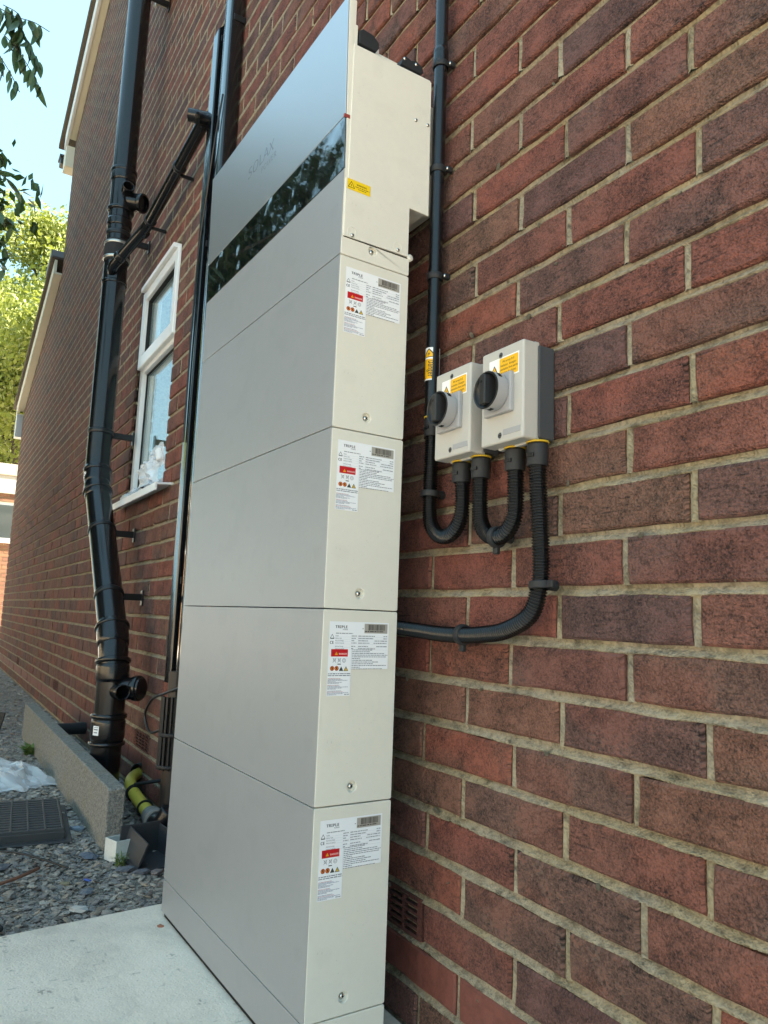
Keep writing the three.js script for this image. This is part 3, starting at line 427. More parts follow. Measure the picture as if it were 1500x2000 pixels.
function isolator(x0, label) { // x0 left edge; 0.097 wide, 0.15 tall
  const t = thing('isolator_switch', label, 'switch', [x0, 0.9695, 0], 0, 'isolator switches on the wall'), w = 0.097, h = 0.151, zb = 0.036, zf = 0.067;
  part('back_box', [box(0.002, w - 0.001, 0.003, h - 0.002, 0.002, zb, 0.004)], M.isoDark, t, 'dark grey back box');
  const lid = part('lid', [box(0, w, 0, h, zb + 0.001, zf, 0.0035), box(0.012, w - 0.003, -0.003, h + 0.002, zb - 0.004, zb + 0.006, 0.002)], M.isoGrey, t);
  for (const y of [0.0115, h - 0.0125]) { const a = V(0.046, y, zf), s = part('screw', lathe([[0.0001, 0.0002], [0.0046, 0.0004], [0.0046, -0.004]], a, V(0, 0, 1), 20), M.isoDark, lid); part('screw_rim', new THREE.TorusGeometry(0.0051, 0.0007, 8, 24).translate(a.x, a.y, a.z + 0.0002), M.isoGrey, lid); part('screw_slot', box(a.x - 0.0032, a.x + 0.0032, y - 0.0005, y + 0.0005, zf + 0.0004, zf + 0.0007), M.dark, lid); }
  part('rating_recess', box(0.053, 0.092, 0.0105, 0.0195, zf - 0.001, zf + 0.0006, 0.0004), M.isoPlate, lid);
  const cx = 0.046, cy = 0.0775, sq = 0.031;
  part('mounting_plate', box(cx - sq, cx + sq, cy - sq - 0.003, cy + sq - 0.003, zf - 0.001, zf + 0.008, 0.0025), M.isoPlate, t);
  const A = V(cx, cy, zf + 0.007), Z = V(0, 0, 1);
  part('dial_collar', lathe([[0.026, 0], [0.0285, 0.001], [0.0292, 0.006], [0.0292, 0.021], [0.0283, 0.0225], [0.026, 0.0225], [0.026, 0.004]], A, Z, 56), M.isoPlate, t, 'pale grey round collar of the rotary handle');
  const slots = []; for (const a of [0.75, -1.5]) slots.push(box(-0.004, 0.004, -0.0008, 0.0008, 0.011, 0.017).translate(0, 0.029, 0).applyMatrix4(new THREE.Matrix4().makeRotationZ(a - PI / 2)).translate(A.x, A.y, A.z)); part('padlock_slot', slots, M.dark, t);
  part('dial', [lathe([[0.0001, 0.012], [0.024, 0.012], [0.0255, 0.0225], [0.0285, 0.0232], [0.0292, 0.0222], [0.0272, 0.02], [0.0268, 0.008]], A, Z, 48)], M.knob, t);
  const k = extrude(roundRect(0.021, 0.047, 0.004), 0.017, 0.0022); k.translate(-0.0105, -0.0235, 0.006); { const p = k.attributes.position; for (let i = 0; i < p.count; i++) { const f = (p.getZ(i) - 0.004) / 0.022; p.setX(i, p.getX(i) * (1 - 0.42 * f)); } k.computeVertexNormals(); } k.rotateZ(-0.0); k.translate(A.x, A.y, A.z + 0.005);
  const kb = part('rotary_handle', k, M.knob, t); part('handle_dot', new THREE.CircleGeometry(0.0022, 16).translate(A.x - 0.001, A.y + 0.012, A.z + 0.0305), M.dark, kb);
  const st = new THREE.PlaneGeometry(0.069, 0.034).translate(0.0535, 0.1175, zf + 0.0006); part('warning_sticker', st, isoSticker, t, 'yellow and white danger sticker with black triangle');
  return t;
}
isolator(-0.112, 'grey isolator switch on the right, nearer the plain brick wall');
isolator(-0.2375, 'grey isolator switch on the left, beside the thin black conduit');

// flexible corrugated conduits with glands, yellow washers, clips
const arc = (cx, cy, r) => Array.from({ length: 9 }, (_, i) => { const a = PI + i / 8 * PI; return [cx + r * Math.cos(a), cy + r * Math.sin(a), 0.03]; });
function flex(label, pts, ends, clips) {
  const t = thing('flexible_conduit', label, 'conduit', [0, 0, 0], 0, 'flexible black conduits'), P = resample(pts.map((p) => V(...p)), 0.0006), pitch = 0.0044;
  part('hose', sweep(P, (s) => { const f = (s / pitch) % 1; return 0.0121 + 0.00125 * Math.sign(Math.cos(f * 2 * PI)) * Math.pow(Math.abs(Math.cos(f * 2 * PI)), 0.6); }, 24), M.hose, t);
  for (const [x, y, z, yellow] of ends) { part('gland', lathe([[0.0135, -0.034], [0.0158, -0.033], [0.0162, -0.004], [0.0152, -0.002], [0.0152, 0.0], [0.0001, 0]], V(x, y, z), V(0, 1, 0), 32), M.blackMatt, t); part('gland_clip', box(x - 0.006, x + 0.008, y - 0.022, y - 0.016, z + 0.0135, z + 0.0172, 0.001), M.black, t); if (yellow) part('washer', lathe([[0.0001, 0.0005], [0.0168, 0.0005], [0.0172, 0.0018], [0.0168, 0.0032], [0.0001, 0.0032]], V(x, y, z), V(0, 1, 0), 32), M.yellow, t); }
  for (const [x, y, z, dx, dy, sx] of clips) {
    const d = V(dx, dy, 0).normalize(), a = V(x, y, z), c = part('clip', [lathe([[0.0134, -0.0055], [0.0165, -0.0055], [0.0172, -0.004], [0.0172, 0.004], [0.0165, 0.0055], [0.0134, 0.0055]], a, d, 32)], M.blackMatt, t);
    const side = V(-d.y, d.x, 0).multiplyScalar(sx || 1), lug = box(-0.006, 0.006, -0.0055, 0.0055, -0.004, 0.004, 0.002); lug.applyMatrix4(new THREE.Matrix4().makeBasis(side, d, V(0, 0, side.x * d.y - side.y * d.x > 0 ? 1 : -1))); lug.translate(x + side.x * 0.021, y + side.y * 0.021, z); part('clip_lug', lug, M.blackMatt, c);
    part('clip_foot', cyl(a.clone().setZ(0.0005), a.clone().setZ(z - 0.012), 0.008, 0.007, 14), M.blackMatt, c);
  }
  return t;
}
const GZ = 0.03;
flex('black ribbed conduit loop at the left, from thin pipe up to left switch', [[-0.302, 1.045, 0.026], [-0.301, 0.99, 0.028], [-0.3, 0.93, GZ], ...arc(-0.2515, 0.891, 0.0475), [-0.2045, 0.93, GZ], [-0.2075, 0.966, GZ]], [[-0.2075, 0.966, GZ, 1], [-0.302, 1.065, 0.026, 1]], [[-0.2985, 0.925, GZ, 0.05, 1, 1]]);
flex('black ribbed conduit loop joining the two isolator switches', [[-0.156, 0.966, GZ], [-0.1565, 0.925, GZ], ...arc(-0.1138, 0.875, 0.0425), [-0.0715, 0.925, GZ], [-0.073, 0.966, GZ]], [[-0.156, 0.966, GZ, 1], [-0.073, 0.966, GZ, 1]], [[-0.1138, 0.8325, GZ, 1, -0.02, -1]]);
flex('long black ribbed conduit sweeping from right switch behind the batteries', [[-0.0235, 0.966, GZ], [-0.0215, 0.9, GZ], [-0.016, 0.82, GZ], [-0.0165, 0.762, GZ], [-0.034, 0.716, GZ], [-0.085, 0.69, GZ], [-0.15, 0.68, GZ], [-0.24, 0.677, GZ], [-0.33, 0.681, GZ], [-0.5, 0.69, GZ], [-0.68, 0.70, GZ]], [[-0.0235, 0.966, GZ, 1]], [[-0.0155, 0.756, GZ, 0.05, -1, 1], [-0.195, 0.678, GZ, -1, 0, 1]]);

// rigid conduit up the wall
{
  const t = thing('rigid_conduit', 'thin straight black conduit climbing the brick wall behind the inverter', 'conduit', [0, 0, 0]), x = -0.308, z = 0.024, r = 0.0128;
  part('pipe', cyl(V(x - 0.003, 1.03, z), V(x - 0.007, 5.6, z), r, r, 32), M.blackPipe, t);
  for (const y of [1.805, 2.9]) part('coupler', lathe([[r - 0.003, -0.021], [r + 0.0022, -0.021], [r + 0.0025, -0.012], [r + 0.0012, -0.01], [r + 0.0025, -0.008], [r + 0.0025, 0.008], [r + 0.0012, 0.01], [r + 0.0025, 0.012], [r + 0.0022, 0.021], [r - 0.003, 0.021]], V(x - 0.004, y, z), V(0, 1, 0), 32), M.blackPipe, t);
  for (const y of [1.345, 1.565, 1.79, 2.25, 2.8]) { const s = part('saddle', [lathe([[r - 0.002, -0.006], [r + 0.0026, -0.006], [r + 0.0026, 0.006], [r - 0.002, 0.006]], V(x - 0.004, y, z), V(0, 1, 0), 28), box(x + 0.006, x + 0.0155, y - 0.005, y + 0.005, 0.001, z - 0.01, 0.002)], M.blackMatt, t); part('screw', lathe([[0.0001, 0.002], [0.003, 0.0015], [0.0035, 0]], V(x + 0.012, y, z - 0.01), V(0, 0, 1), 12), M.steel, s); }
  const lt = canvasTex(512, 640, (c, w, h) => { c.fillStyle = '#f2f3f4'; c.fillRect(0, 0, w, h); for (let k = -1; k < 2; k++) { const ox = 256 + k * 256; triangle(c, ox - 60, 120, 92, '#f2b705', '#17150f', 14); bolt(c, ox - 60, 126, 70, '#17150f'); c.fillStyle = '#f0b606'; c.fillRect(ox - 140, 226, 180, 390); c.save(); c.translate(ox - 66, 255); c.rotate(PI / 2); c.fillStyle = '#2a220a'; c.font = 'bold 92px sans-serif'; c.fillText('Danger', 0, 0); c.translate(0, 62); greek(c, 0, 330, 0, 34, 5, '#2a220a'); c.restore(); } });
  lt.wrapS = THREE.RepeatWrapping; const sl = new THREE.CylinderGeometry(r + 0.0007, r + 0.0007, 0.063, 40, 1, true); sl.rotateY(1.15); sl.translate(x - 0.004, 1.17, z); part('danger_sleeve', sl, std([1, 1, 1], 0.45, { map: lt }), t, 'white sleeve label with yellow danger print');
}

// ---------------------------------------------------------------- square black pipes left of the stack
function squarePipe(label, x0, x1, d, y0, y1, cut) {
  const t = thing('square_downpipe', label, 'downpipe', [(x0 + x1) / 2, y0, 0], 0, 'square black downpipes'), h = y1 - y0, w = (x1 - x0) / 2;
  const g = extrude(roundRect(x1 - x0, d - 0.004, 0.006), h, 0); g.rotateX(-PI / 2); g.translate(-w, 0, 0.004 + d - 0.004); { const p = g.attributes.position; if (cut) for (let i = 0; i < p.count; i++) if (p.getY(i) > h - 0.01) p.setY(i, h - cut * p.getZ(i) / d); }
  g.computeVertexNormals(); part('pipe', toCreasedNormals(g, 0.35), M.glossPipe, t);
  for (const y of [0.35, 1.6, 2.45]) if (y < h) part('bracket', [box(-w - 0.003, w + 0.003, y - 0.012, y + 0.012, 0.0005, d - 0.012, 0.002), box(-w - 0.022, -w - 0.002, y - 0.012, y + 0.012, 0.0005, 0.012, 0.003)], M.black, t);
  return t;
}
squarePipe('square black downpipe running out of the top, right of the pair', -1.69, -1.614, 0.058, 0.42, 5.4, 0);
squarePipe('shorter square black downpipe with slanted top, left of the pair', -1.846, -1.782, 0.05, 0.455, 3.0, 0.06);

// ---------------------------------------------------------------- soil pipe
{
  const t = thing('soil_pipe', 'thick black soil pipe with collars and a slanted offset beside the window', 'soil pipe', [0, 0, 0]);
  const K = [V(-2.89, 5.6, 0.16), V(-2.872, 3, 0.16), V(-2.845, 1.36, 0.16), V(-2.80, 1.25, 0.16), V(-2.25, 0.61, 0.15), V(-2.19, 0.5, 0.15), V(-2.19, -0.05, 0.15)], path = resample(fillet(K, 0.055, 10), 0.01);
  const at = (y) => { let b = 0; for (let i = 0; i < path.length - 1; i++) if (path[i].y >= y) b = i; const a = path[b], c = path[b + 1], f = (a.y - y) / (a.y - c.y); return { p: a.clone().lerp(c, f), d: c.clone().sub(a).normalize().negate() }; };
  const R = 0.055; part('pipe', sweep(path, R, 40), M.blackPipe, t);
  const collar = (y, w, lip, m = M.blackPipe, n = 'collar') => { const { p, d } = at(y); return part(n, ring(p, d, R, w, lip), m, t); };
  collar(2.87, 0.012, 0.008); collar(2.84, 0.03, 0.005); collar(2.66, 0.01, 0.009); collar(2.59, 0.022, 0.004); collar(1.31, 0.045, 0.005); collar(1.335, 0.008, 0.009); collar(1.235, 0.045, 0.005); collar(1.225, 0.008, 0.01); collar(0.6, 0.05, 0.005); collar(0.625, 0.008, 0.01); collar(0.5, 0.01, 0.01); collar(0.46, 0.035, 0.006); collar(0.3, 0.01, 0.011); collar(0.25, 0.045, 0.007); collar(0.2, 0.008, 0.011); collar(2.275, 0.009, 0.004);
  collar(2.435, 0.055, 0.006, M.rubber, 'rubber_coupling'); for (const y of [2.474, 2.398]) collar(y, 0.0085, 0.0085, M.zinc, 'steel_band');
  for (const [y, wx] of [[3.93, 0], [2.53, 0], [1.525, 0], [1.035, 0.035], [0.75, 0.035]]) {
    const { p, d } = at(y), b = part('bracket', ring(p, d, R, 0.011, 0.004), M.black, t), sx = p.x - 0.03 - wx;
    part('bracket_arm', box(sx - 0.012, sx + 0.008, p.y - 0.014, p.y + 0.014, 0.002, p.z - 0.045, 0.003), M.black, b); part('bracket_plate', box(sx - 0.016, sx + 0.014, p.y - 0.034, p.y + 0.03, 0.0005, 0.008, 0.002), M.black, b);
    part('bolt', lathe([[0.0001, 0.004], [0.005, 0.003], [0.006, 0]], V(sx - 0.002, p.y + 0.022, 0.008), V(0, 0, 1), 10), M.zinc, b);
  }
  const strap = (n, a, b, r, open) => part(n, [cyl(a, b, r, r, 28), ring(b, b.clone().sub(a), r, 0.012, 0.005, 28)], M.blackPipe, t);
  strap('branch_boss', V(-2.86, 2.72, 0.14), V(-2.80, 2.70, 0.075), 0.043);
  const mouth = (y, a, dir, l) => part('open_stub', [lathe([[0.0265, 0], [0.0265, l], [0.029, l + 0.005], [0.029, l + 0.014], [0.0235, l + 0.014], [0.0235, 0.03], [0.0001, 0.03]], a, dir, 28)], M.blackPipe, t);
  mouth(0, V(-2.86, 2.735, 0.15), V(0.95, 0.22, 0.0), 0.075); mouth(0, V(-2.18, 0.392, 0.148), V(0.98, 0.03, -0.17), 0.085);
  part('blanked_branch', [cyl(V(-2.18, 0.40, 0.13), V(-2.125, 0.405, 0.07), 0.042, 0.042, 28), ring(V(-2.125, 0.405, 0.07), V(0.7, 0.05, -0.72), 0.042, 0.014, 0.006, 28), cyl(V(-2.125, 0.405, 0.07), V(-2.112, 0.406, 0.056), 0.046, 0.04, 28)], M.blackPipe, t);
  const tag = canvasTex(128, 160, (x, w, h) => { x.fillStyle = '#eceef0'; x.fillRect(0, 0, w, h); greek(x, 20, 108, 20, 16, 1); greek(x, 20, 108, 50, 30, 2); greek(x, 20, 100, 100, 30, 3); });
  const stick = (y, h, w, dy) => { const { p } = at(y), g = new THREE.CylinderGeometry(R + 0.0078, R + 0.0078, h, 8, 1, true, 0, w / R); g.translate(p.x, y + dy, p.z); return g; };
  { const g = new THREE.CylinderGeometry(R + 0.0078, R + 0.0078, 0.034, 8, 1, true, 0.42, 0.42), { p } = at(0.25); g.translate(p.x, 0.252, p.z); part('sticker', g, std([1, 1, 1], 0.6, { map: tag }), t, 'small white sticker low on the soil pipe'); }
  { const g = new THREE.CylinderGeometry(R + 0.0058, R + 0.0058, 0.03, 8, 1, true, 0.0, 0.4), { p } = at(1.31); g.translate(p.x, 1.305, p.z); part('sticker', g, std([1, 1, 1], 0.6, { map: tag }), t); }
}
// waste pipe falling into the soil pipe
{
  const t = thing('waste_pipe', 'thin black waste pipe sloping down into the thick soil pipe', 'waste pipe', [0, 0, 0]);
  const P = fillet([V(-1.85, 2.578, 0.062), V(-2.60, 2.475, 0.085), V(-2.70, 2.40, 0.14), V(-2.80, 2.325, 0.19), V(-2.855, 2.305, 0.165)], 0.06);
  part('pipe', sweep(resample(P, 0.02), 0.025, 24), M.blackPipe, t);
  part('elbow', [cyl(V(-1.84, 2.575, 0.09), V(-1.85, 2.60, 0.0), 0.024, 0.024, 24), lathe([[0.0001, 0.06], [0.021, 0.06], [0.0255, 0.058], [0.0255, 0.02], [0.0235, 0.018], [0.0235, -0.03]], V(-1.86, 2.605, 0.06), V(-0.45, 0.1, 0.88), 24)], M.blackPipe, t);
  for (const [a, b] of [[0.62, 0.09], [0.08, 0.07]]) { const p = V(-1.85, 2.578, 0.062).lerp(V(-2.60, 2.475, 0.085), 1 - a + (a < 0.3 ? 0 : 0)); part('clip', [ring(p, V(-0.61, -0.1, 0.02), 0.025, 0.009, 0.004, 24), box(p.x - 0.03, p.x - 0.018, p.y - 0.026, p.y - 0.012, 0.001, p.z - 0.01, 0.003)], M.black, t); }
  for (const [p, d] of [[V(-2.62, 2.46, 0.093), V(-1, -0.55, 0.35)], [V(-2.745, 2.366, 0.165), V(-1, -0.75, 0.5)]]) part('socket', ring(p, d, 0.025, 0.016, 0.004, 24), M.blackPipe, t);
}

// ---------------------------------------------------------------- cables and fittings low by the stack
{
  const t = thing('black_cable', 'thin black cable loop sticking out beside the lowest square pipe', 'cable');
  part('wire', sweep(resample([V(-1.56, 0.47, 0.05), V(-1.72, 0.43, 0.075), V(-1.86, 0.39, 0.085), V(-1.925, 0.33, 0.085), V(-1.87, 0.285, 0.08), V(-1.77, 0.305, 0.07), V(-1.68, 0.335, 0.06), V(-1.56, 0.335, 0.05)], 0.008), 0.0045, 10), M.black, t);
  const h = thing('hanging_wire', 'thin black wire hanging down over the square pipes', 'cable'); part('wire', sweep(resample([V(-1.62, 2.55, 0.064), V(-1.68, 2.36, 0.066), V(-1.74, 2.22, 0.06), V(-1.80, 2.05, 0.056), V(-1.82, 1.7, 0.055), V(-1.815, 1.3, 0.055)], 0.02), 0.0035, 8), M.black, h);
  const o = thing('old_downpipe', 'narrow dark brown pipe under the square pipes, ending at the drain', 'downpipe', [-1.70, 0, 0.045]);
  part('pipe', sweep([V(0, 0.055, 0), V(0, 0.5, 0)], 0.03, 20), std([0.035, 0.025, 0.02], 0.5), o);
  const B = []; for (let i = 0; i < 7; i++) { const a = -0.4 + i * 0.42; B.push(cyl(V(0.038 * Math.cos(a) - 0.006, 0.19, 0.036 * Math.sin(a) + 0.006), V(0.038 * Math.cos(a) - 0.006, 0.42, 0.036 * Math.sin(a) + 0.006), 0.0055, 0.0055, 8)); } part('cable_bundle', B, M.black, o); part('tie', ring(V(-0.004, 0.3, 0.003), V(0, 1, 0), 0.044, 0.006, 0.002), M.blackMatt, o); part('tie', ring(V(-0.004, 0.2, 0.003), V(0, 1, 0), 0.044, 0.005, 0.002), M.blackMatt, o);
  const j = thing('cable_gland_box', 'small rounded black box fixed beside the left square pipe', 'junction box', [-1.875, 0.535, 0]); part('body', box(-0.028, 0.03, 0, 0.085, 0.001, 0.04, 0.012), M.blackMatt, j);
}
{
  const t = thing('gas_pipe', 'bright yellow gas pipe emerging low from the brick wall', 'gas pipe');
  part('pipe', sweep(resample([V(-2.30, 0.066, -0.03), V(-2.245, 0.064, 0.02), V(-2.16, 0.062, 0.058), V(-2.02, 0.056, 0.08), V(-1.86, 0.05, 0.09), V(-1.70, 0.046, 0.096)], 0.01), 0.021, 24), M.gasPipe, t);
  part('wall_sleeve', lathe([[0.03, -0.03], [0.04, -0.03], [0.04, 0.01], [0.033, 0.012], [0.033, -0.03]], V(-2.265, 0.065, 0.0), V(0.5, -0.03, 0.85), 24), M.rubber, t);
  part('coupling', [ring(V(-1.69, 0.046, 0.096), V(1, -0.02, 0.04), 0.027, 0.012, 0.006), ring(V(-1.662, 0.046, 0.097), V(1, -0.02, 0.04), 0.027, 0.012, 0.009), cyl(V(-1.72, 0.047, 0.096), V(-1.63, 0.045, 0.098), 0.029, 0.029, 20)], std([0.22, 0.215, 0.2], 0.5), t); part('elbow', sweep(resample([V(-1.64, 0.046, 0.098), V(-1.60, 0.05, 0.09), V(-1.585, 0.09, 0.07)], 0.01), 0.031, 20), M.black, t);
  part('strap', [ring(V(-2.0, 0.0553, 0.0815), V(1, -0.03, 0.1), 0.0265, 0.006, 0.003), sweep(resample([V(-2.0, 0.084, 0.082), V(-1.95, 0.098, 0.05), V(-1.92, 0.108, 0.005)], 0.01), 0.006, 8), ring(V(-1.80, 0.0485, 0.0925), V(1, -0.02, 0.05), 0.0265, 0.0015, 0.0015)], M.rubber, t);
}
{
  const t = thing('drain_hopper', 'scuffed black plastic drain hopper lying open by the stack', 'drain hopper', [-1.45, -0.012, 0.165], 0.12), sc = std([0.045, 0.047, 0.052], 0.5, { map: concMap });
  { const pl = extrude(poly([[-0.075, 0], [0.05, 0], [0.075, 0.075], [-0.075, 0.088]]), 0.004, 0.001); pl.rotateX(-0.22); pl.translate(0, 0, 0.048); part('side', pl, sc, t); } part('side', box(-0.075, 0.075, 0.0, 0.082, -0.06, -0.055, 0.002), sc, t); part('back', box(-0.078, -0.073, 0, 0.09, -0.06, 0.06, 0.002), sc, t);  part('base', box(-0.075, 0.075, 0.0, 0.006, -0.058, 0.058), sc, t);
  const e = thing('pipe_offcut', 'short white square plastic pipe offcut standing on the gravel', 'pipe offcut', [-1.515, -0.012, 0.232], 0.32), w = 0.03, th = 0.003; const s = poly([[-w, -w], [w, -w], [w, w], [-w, w]], [new THREE.Path([[-w + th, -w + th], [-w + th, w - th], [w - th, w - th], [w - th, -w + th]].map((p) => new THREE.Vector2(...p)))]); const g = extrude(s, 0.058, 0.0008); g.rotateX(-PI / 2); part('tube', g, std([0.68, 0.69, 0.66], 0.5, { map: concMap }), e); part('inner_web', box(-0.002, 0.002, 0.004, 0.05, -w + th, 0.0), M.upvc, e);
}
// ---------------------------------------------------------------- kerb, drain grate, bags, litter
{
  const g = extrude(poly([[-3.78, -0.08], [-1.602, -0.08], [-1.602, 0.160], [-1.612, 0.166], [-3.77, 0.166], [-3.78, 0.16]]), 0.044, 0.004); g.translate(0, 0, 0.211);
  metric(g);
  solo('kerb_edging', 'long concrete kerb edging standing on edge along the wall', 'kerb', g, M.kerb);
  const t = thing('drain_grate', 'black plastic grid drain cover lying on the gravel', 'drain cover', [-1.975, -0.012, 0.52], -0.1), L = 0.2, W2 = 0.2, m = std([0.045, 0.047, 0.05], 0.55, { map: concMap });
  part('tray', [box(-L - 0.02, L + 0.03, 0, 0.006, -W2 - 0.02, W2 + 0.02, 0.002), box(-L, L, 0.0, 0.03, -W2, W2, 0.004)], m, t);
  for (let i = 0; i < 9; i++) part('rib', box(-L + 0.002, L - 0.002, 0.028, 0.039, -W2 + 0.006 + i * 0.048, -W2 + 0.012 + i * 0.048, 0.0015), m, t); for (let i = 0; i < 14; i++) part('slat', box(-L + 0.004 + i * 0.029, -L + 0.022 + i * 0.029, 0.028, 0.0375, -W2 + 0.004, W2 - 0.004, 0.0015), m, t);
}
function crumple(w, h, d, seed, n = 30, sharp = 1) { // a crumpled film: folded sheet over a heap
  const g = new THREE.PlaneGeometry(w, d, n, n); g.rotateX(-PI / 2); const p = g.attributes.position, A = tnoise(seed, 4), B = tnoise(seed + 1, 7), C = tnoise(seed + 2, 12), D = tnoise(seed + 3, 6);
  for (let i = 0; i < p.count; i++) { const u = p.getX(i) / w + 0.5, v = p.getZ(i) / d + 0.5, e = Math.min(u, 1 - u, v, 1 - v), k = sm(0, 0.3, e), rd = (f, s) => 1 - Math.abs(2 * f(u * 0.97, v * 0.97) - 1) ** s; const y = k * (0.45 * rd(A, 1) + 0.3 * rd(B, 0.8) + 0.18 * rd(C, 0.8)) * h + 0.004 + 0.1 * h * rd(B, 1); p.setXYZ(i, p.getX(i) * (0.8 + 0.3 * D(v * 0.9, 0.3)) + (C(u, v) - 0.5) * w * 0.05, y, p.getZ(i) * (0.8 + 0.3 * D(0.7, u * 0.9)) + (C(v, u) - 0.5) * d * 0.05); }
  g.computeVertexNormals(); return toCreasedNormals(g, 0.3);
}
solo('plastic_bag', 'crumpled clear plastic bag lying on the gravel', 'plastic bag', merge([crumple(0.56, 0.085, 0.34, 61), crumple(0.5, 0.05, 0.3, 71).translate(0.03, 0.0, 0.02)]), M.bag, [-2.72, -0.012, 0.46], 0.35);
{
  const t = thing('parts_bag', 'clear plastic bag with white and black fittings on the window sill', 'plastic bag', [-2.47, 1.198, 0.012]);
  const fl = crumple(0.42, 0.05, 0.11, 81, 30); fl.rotateX(0.0); const up = crumple(0.34, 0.045, 0.15, 91, 30); up.rotateX(PI / 2 - 0.12); up.translate(0.02, 0.088, -0.005); const up2 = crumple(0.20, 0.04, 0.1, 95, 24); up2.rotateX(PI / 2 + 0.08); up2.translate(0.11, 0.15, -0.012);
  part('film', [fl.translate(0, 0.006, 0.0), up, up2], M.sillBag, t);
  const r = rng(12), wh = std([0.7, 0.72, 0.75], 0.5); for (let i = 0; i < 9; i++) { const x = -0.13 + 0.3 * r(), y = 0.012 + 0.05 * r(), g = i % 3 === 0 ? lathe([[0.009, 0], [0.013, 0.002], [0.013, 0.014], [0.009, 0.016], [0.009, 0]], V(x, y, 0.006), V(r() - 0.5, r() - 0.5, 1), 14) : box(-0.013, 0.013, -0.008, 0.008, -0.006, 0.006, 0.003).rotateZ(r() * 3).rotateY(r()).translate(x, y + 0.01, 0.004); part('fitting', g, i % 2 ? M.blackMatt : wh, t); }
  solo('filler_tube', 'white plastic tube end leaning at the window corner above the bag', 'tube', lathe([[0.0001, 0], [0.016, 0], [0.017, 0.01], [0.017, 0.05], [0.012, 0.056], [0.0001, 0.056]], V(0, 0, 0), V(-0.3, 1, 0.1), 20), M.upvc, [-2.285, 1.315, 0.012]);
  solo('plastic_block', 'small white plastic block left of the bag on the sill', 'block', merge([box(-0.045, 0.03, 0, 0.036, -0.014, 0.014, 0.003), box(-0.075, -0.048, 0, 0.03, -0.012, 0.014, 0.004)]), std([0.66, 0.68, 0.64], 0.5), [-2.80, 1.1985, 0.026]);
}
{ // stones, chips, sticks
  const r = rng(42), base = [];
  for (let k = 0; k < 4; k++) { const g = new THREE.DodecahedronGeometry(1, 0), p = g.attributes.position, seen = {}; for (let i = 0; i < p.count; i++) { const key = [p.getX(i), p.getY(i), p.getZ(i)].map((x) => x.toFixed(3)).join(); const f = seen[key] ??= 0.72 + 0.5 * r(); p.setXYZ(i, p.getX(i) * f, p.getY(i) * f * 0.3, p.getZ(i) * f * (0.6 + 0.1 * k)); } g.computeVertexNormals(); base.push(g); }
  const sm2 = std([1, 1, 1], 0.9, { bumpMap: mortarBump, bumpScale: 0.002 }), mtx = new THREE.Matrix4(), q = new THREE.Quaternion(), e = new THREE.Euler(), col = new THREE.Color();
  const cols = [[0.34, 0.308, 0.276], [0.42, 0.38, 0.335], [0.24, 0.217, 0.195], [0.50, 0.455, 0.395], [0.33, 0.308, 0.295], [0.39, 0.318, 0.25]];
  base.forEach((g, k) => {
    const N = 12000, im = new THREE.InstancedMesh(g, sm2, N); im.name = numbered('gravel'); im.userData = { kind: 'stuff', label: 'grey slate chips and gravel along the wall', category: 'gravel' };
    for (let i = 0; i < N; i++) {
      const near = r() < 0.62, x = near ? -1.12 - 1.5 * Math.pow(r(), 0.9) : -2.4 - 8 * Math.pow(r(), 1.5), z = -0.0 + (near ? 0.95 : 1.2) * r(), s = (near ? 0.0022 : 0.004) + (near ? 0.013 : 0.014) * Math.pow(r(), 6);
      const inSlab = x > -1.128 + 0.06 * z, bad = inSlab || (z > 0.2 && z < 0.265 && x > -3.8 && x < -1.59); e.set((r() - 0.5) * 0.7, r() * 7, (r() - 0.5) * 0.7);
      mtx.compose(V(bad ? -1.5 - r() * 0.8 : x, -0.0155 + s * 0.3, bad ? 0.3 + r() * 0.5 : z), q.setFromEuler(e), V(s, s, s)); im.setMatrixAt(i, mtx); const c = cols[Math.floor(r() * 6)], v = 0.75 + 0.6 * r(); col.setRGB(c[0] * v, c[1] * v, c[2] * v); im.setColorAt(i, col);
    }
    im.castShadow = im.receiveShadow = true; scene.add(im);
  });
  const single = [[-1.17, 0.40, 0.024, [0.5, 0.49, 0.46], 'pale grey stone at the very edge of the slab', 0], [-1.36, 0.40, 0.016, [0.30, 0.25, 0.15], 'round tan pebble in the gravel before the slab', 1], [-1.38, 0.475, 0.013, [0.42, 0.38, 0.32], 'small pinkish white pebble left of the tan one', 2], [-1.55, 0.31, 0.03, [0.13, 0.155, 0.2], 'large blue grey slate lump at the kerb end', 3], [-1.36, 0.205, 0.026, [0.15, 0.15, 0.17], 'grey slate lump in front of the drain hopper', 0], [-1.34, 0.17, 0.024, [0.2, 0.17, 0.165], 'brownish slate lump nearest the battery plinth corner', 1], [-1.40, 0.24, 0.026, [0.14, 0.145, 0.165], 'dark slate lump beside the white pipe offcut', 2], [-1.28, 0.36, 0.02, [0.14, 0.16, 0.19], 'blue grey flat stone halfway to the slab', 3], [-1.55, 0.53, 0.028, [0.13, 0.135, 0.15], 'dark angular slate piece below the drain cover', 2], [-1.85, 0.29, 0.028, [0.23, 0.27, 0.32], 'light blue slate piece beside the drain cover corner', 0]];
  for (const [x, z, s, c, label, k] of single) { const g = base[k].clone(); g.scale(s, s, s); solo('stone', label, 'stone', g, std(c, 0.85, { bumpMap: mortarBump, bumpScale: 0.001 }), [x, -0.012 + s * 0.3, z], r() * 6, 'larger stones among the gravel'); }
  solo('clay_chip', 'small orange clay chip on the slab beside the plinth', 'chip', (() => { const g = base[1].clone(); g.scale(0.011, 0.011, 0.011); return g; })(), std([0.33, 0.13, 0.075], 0.9), [-0.965, 0.004, 0.262], 0.4);
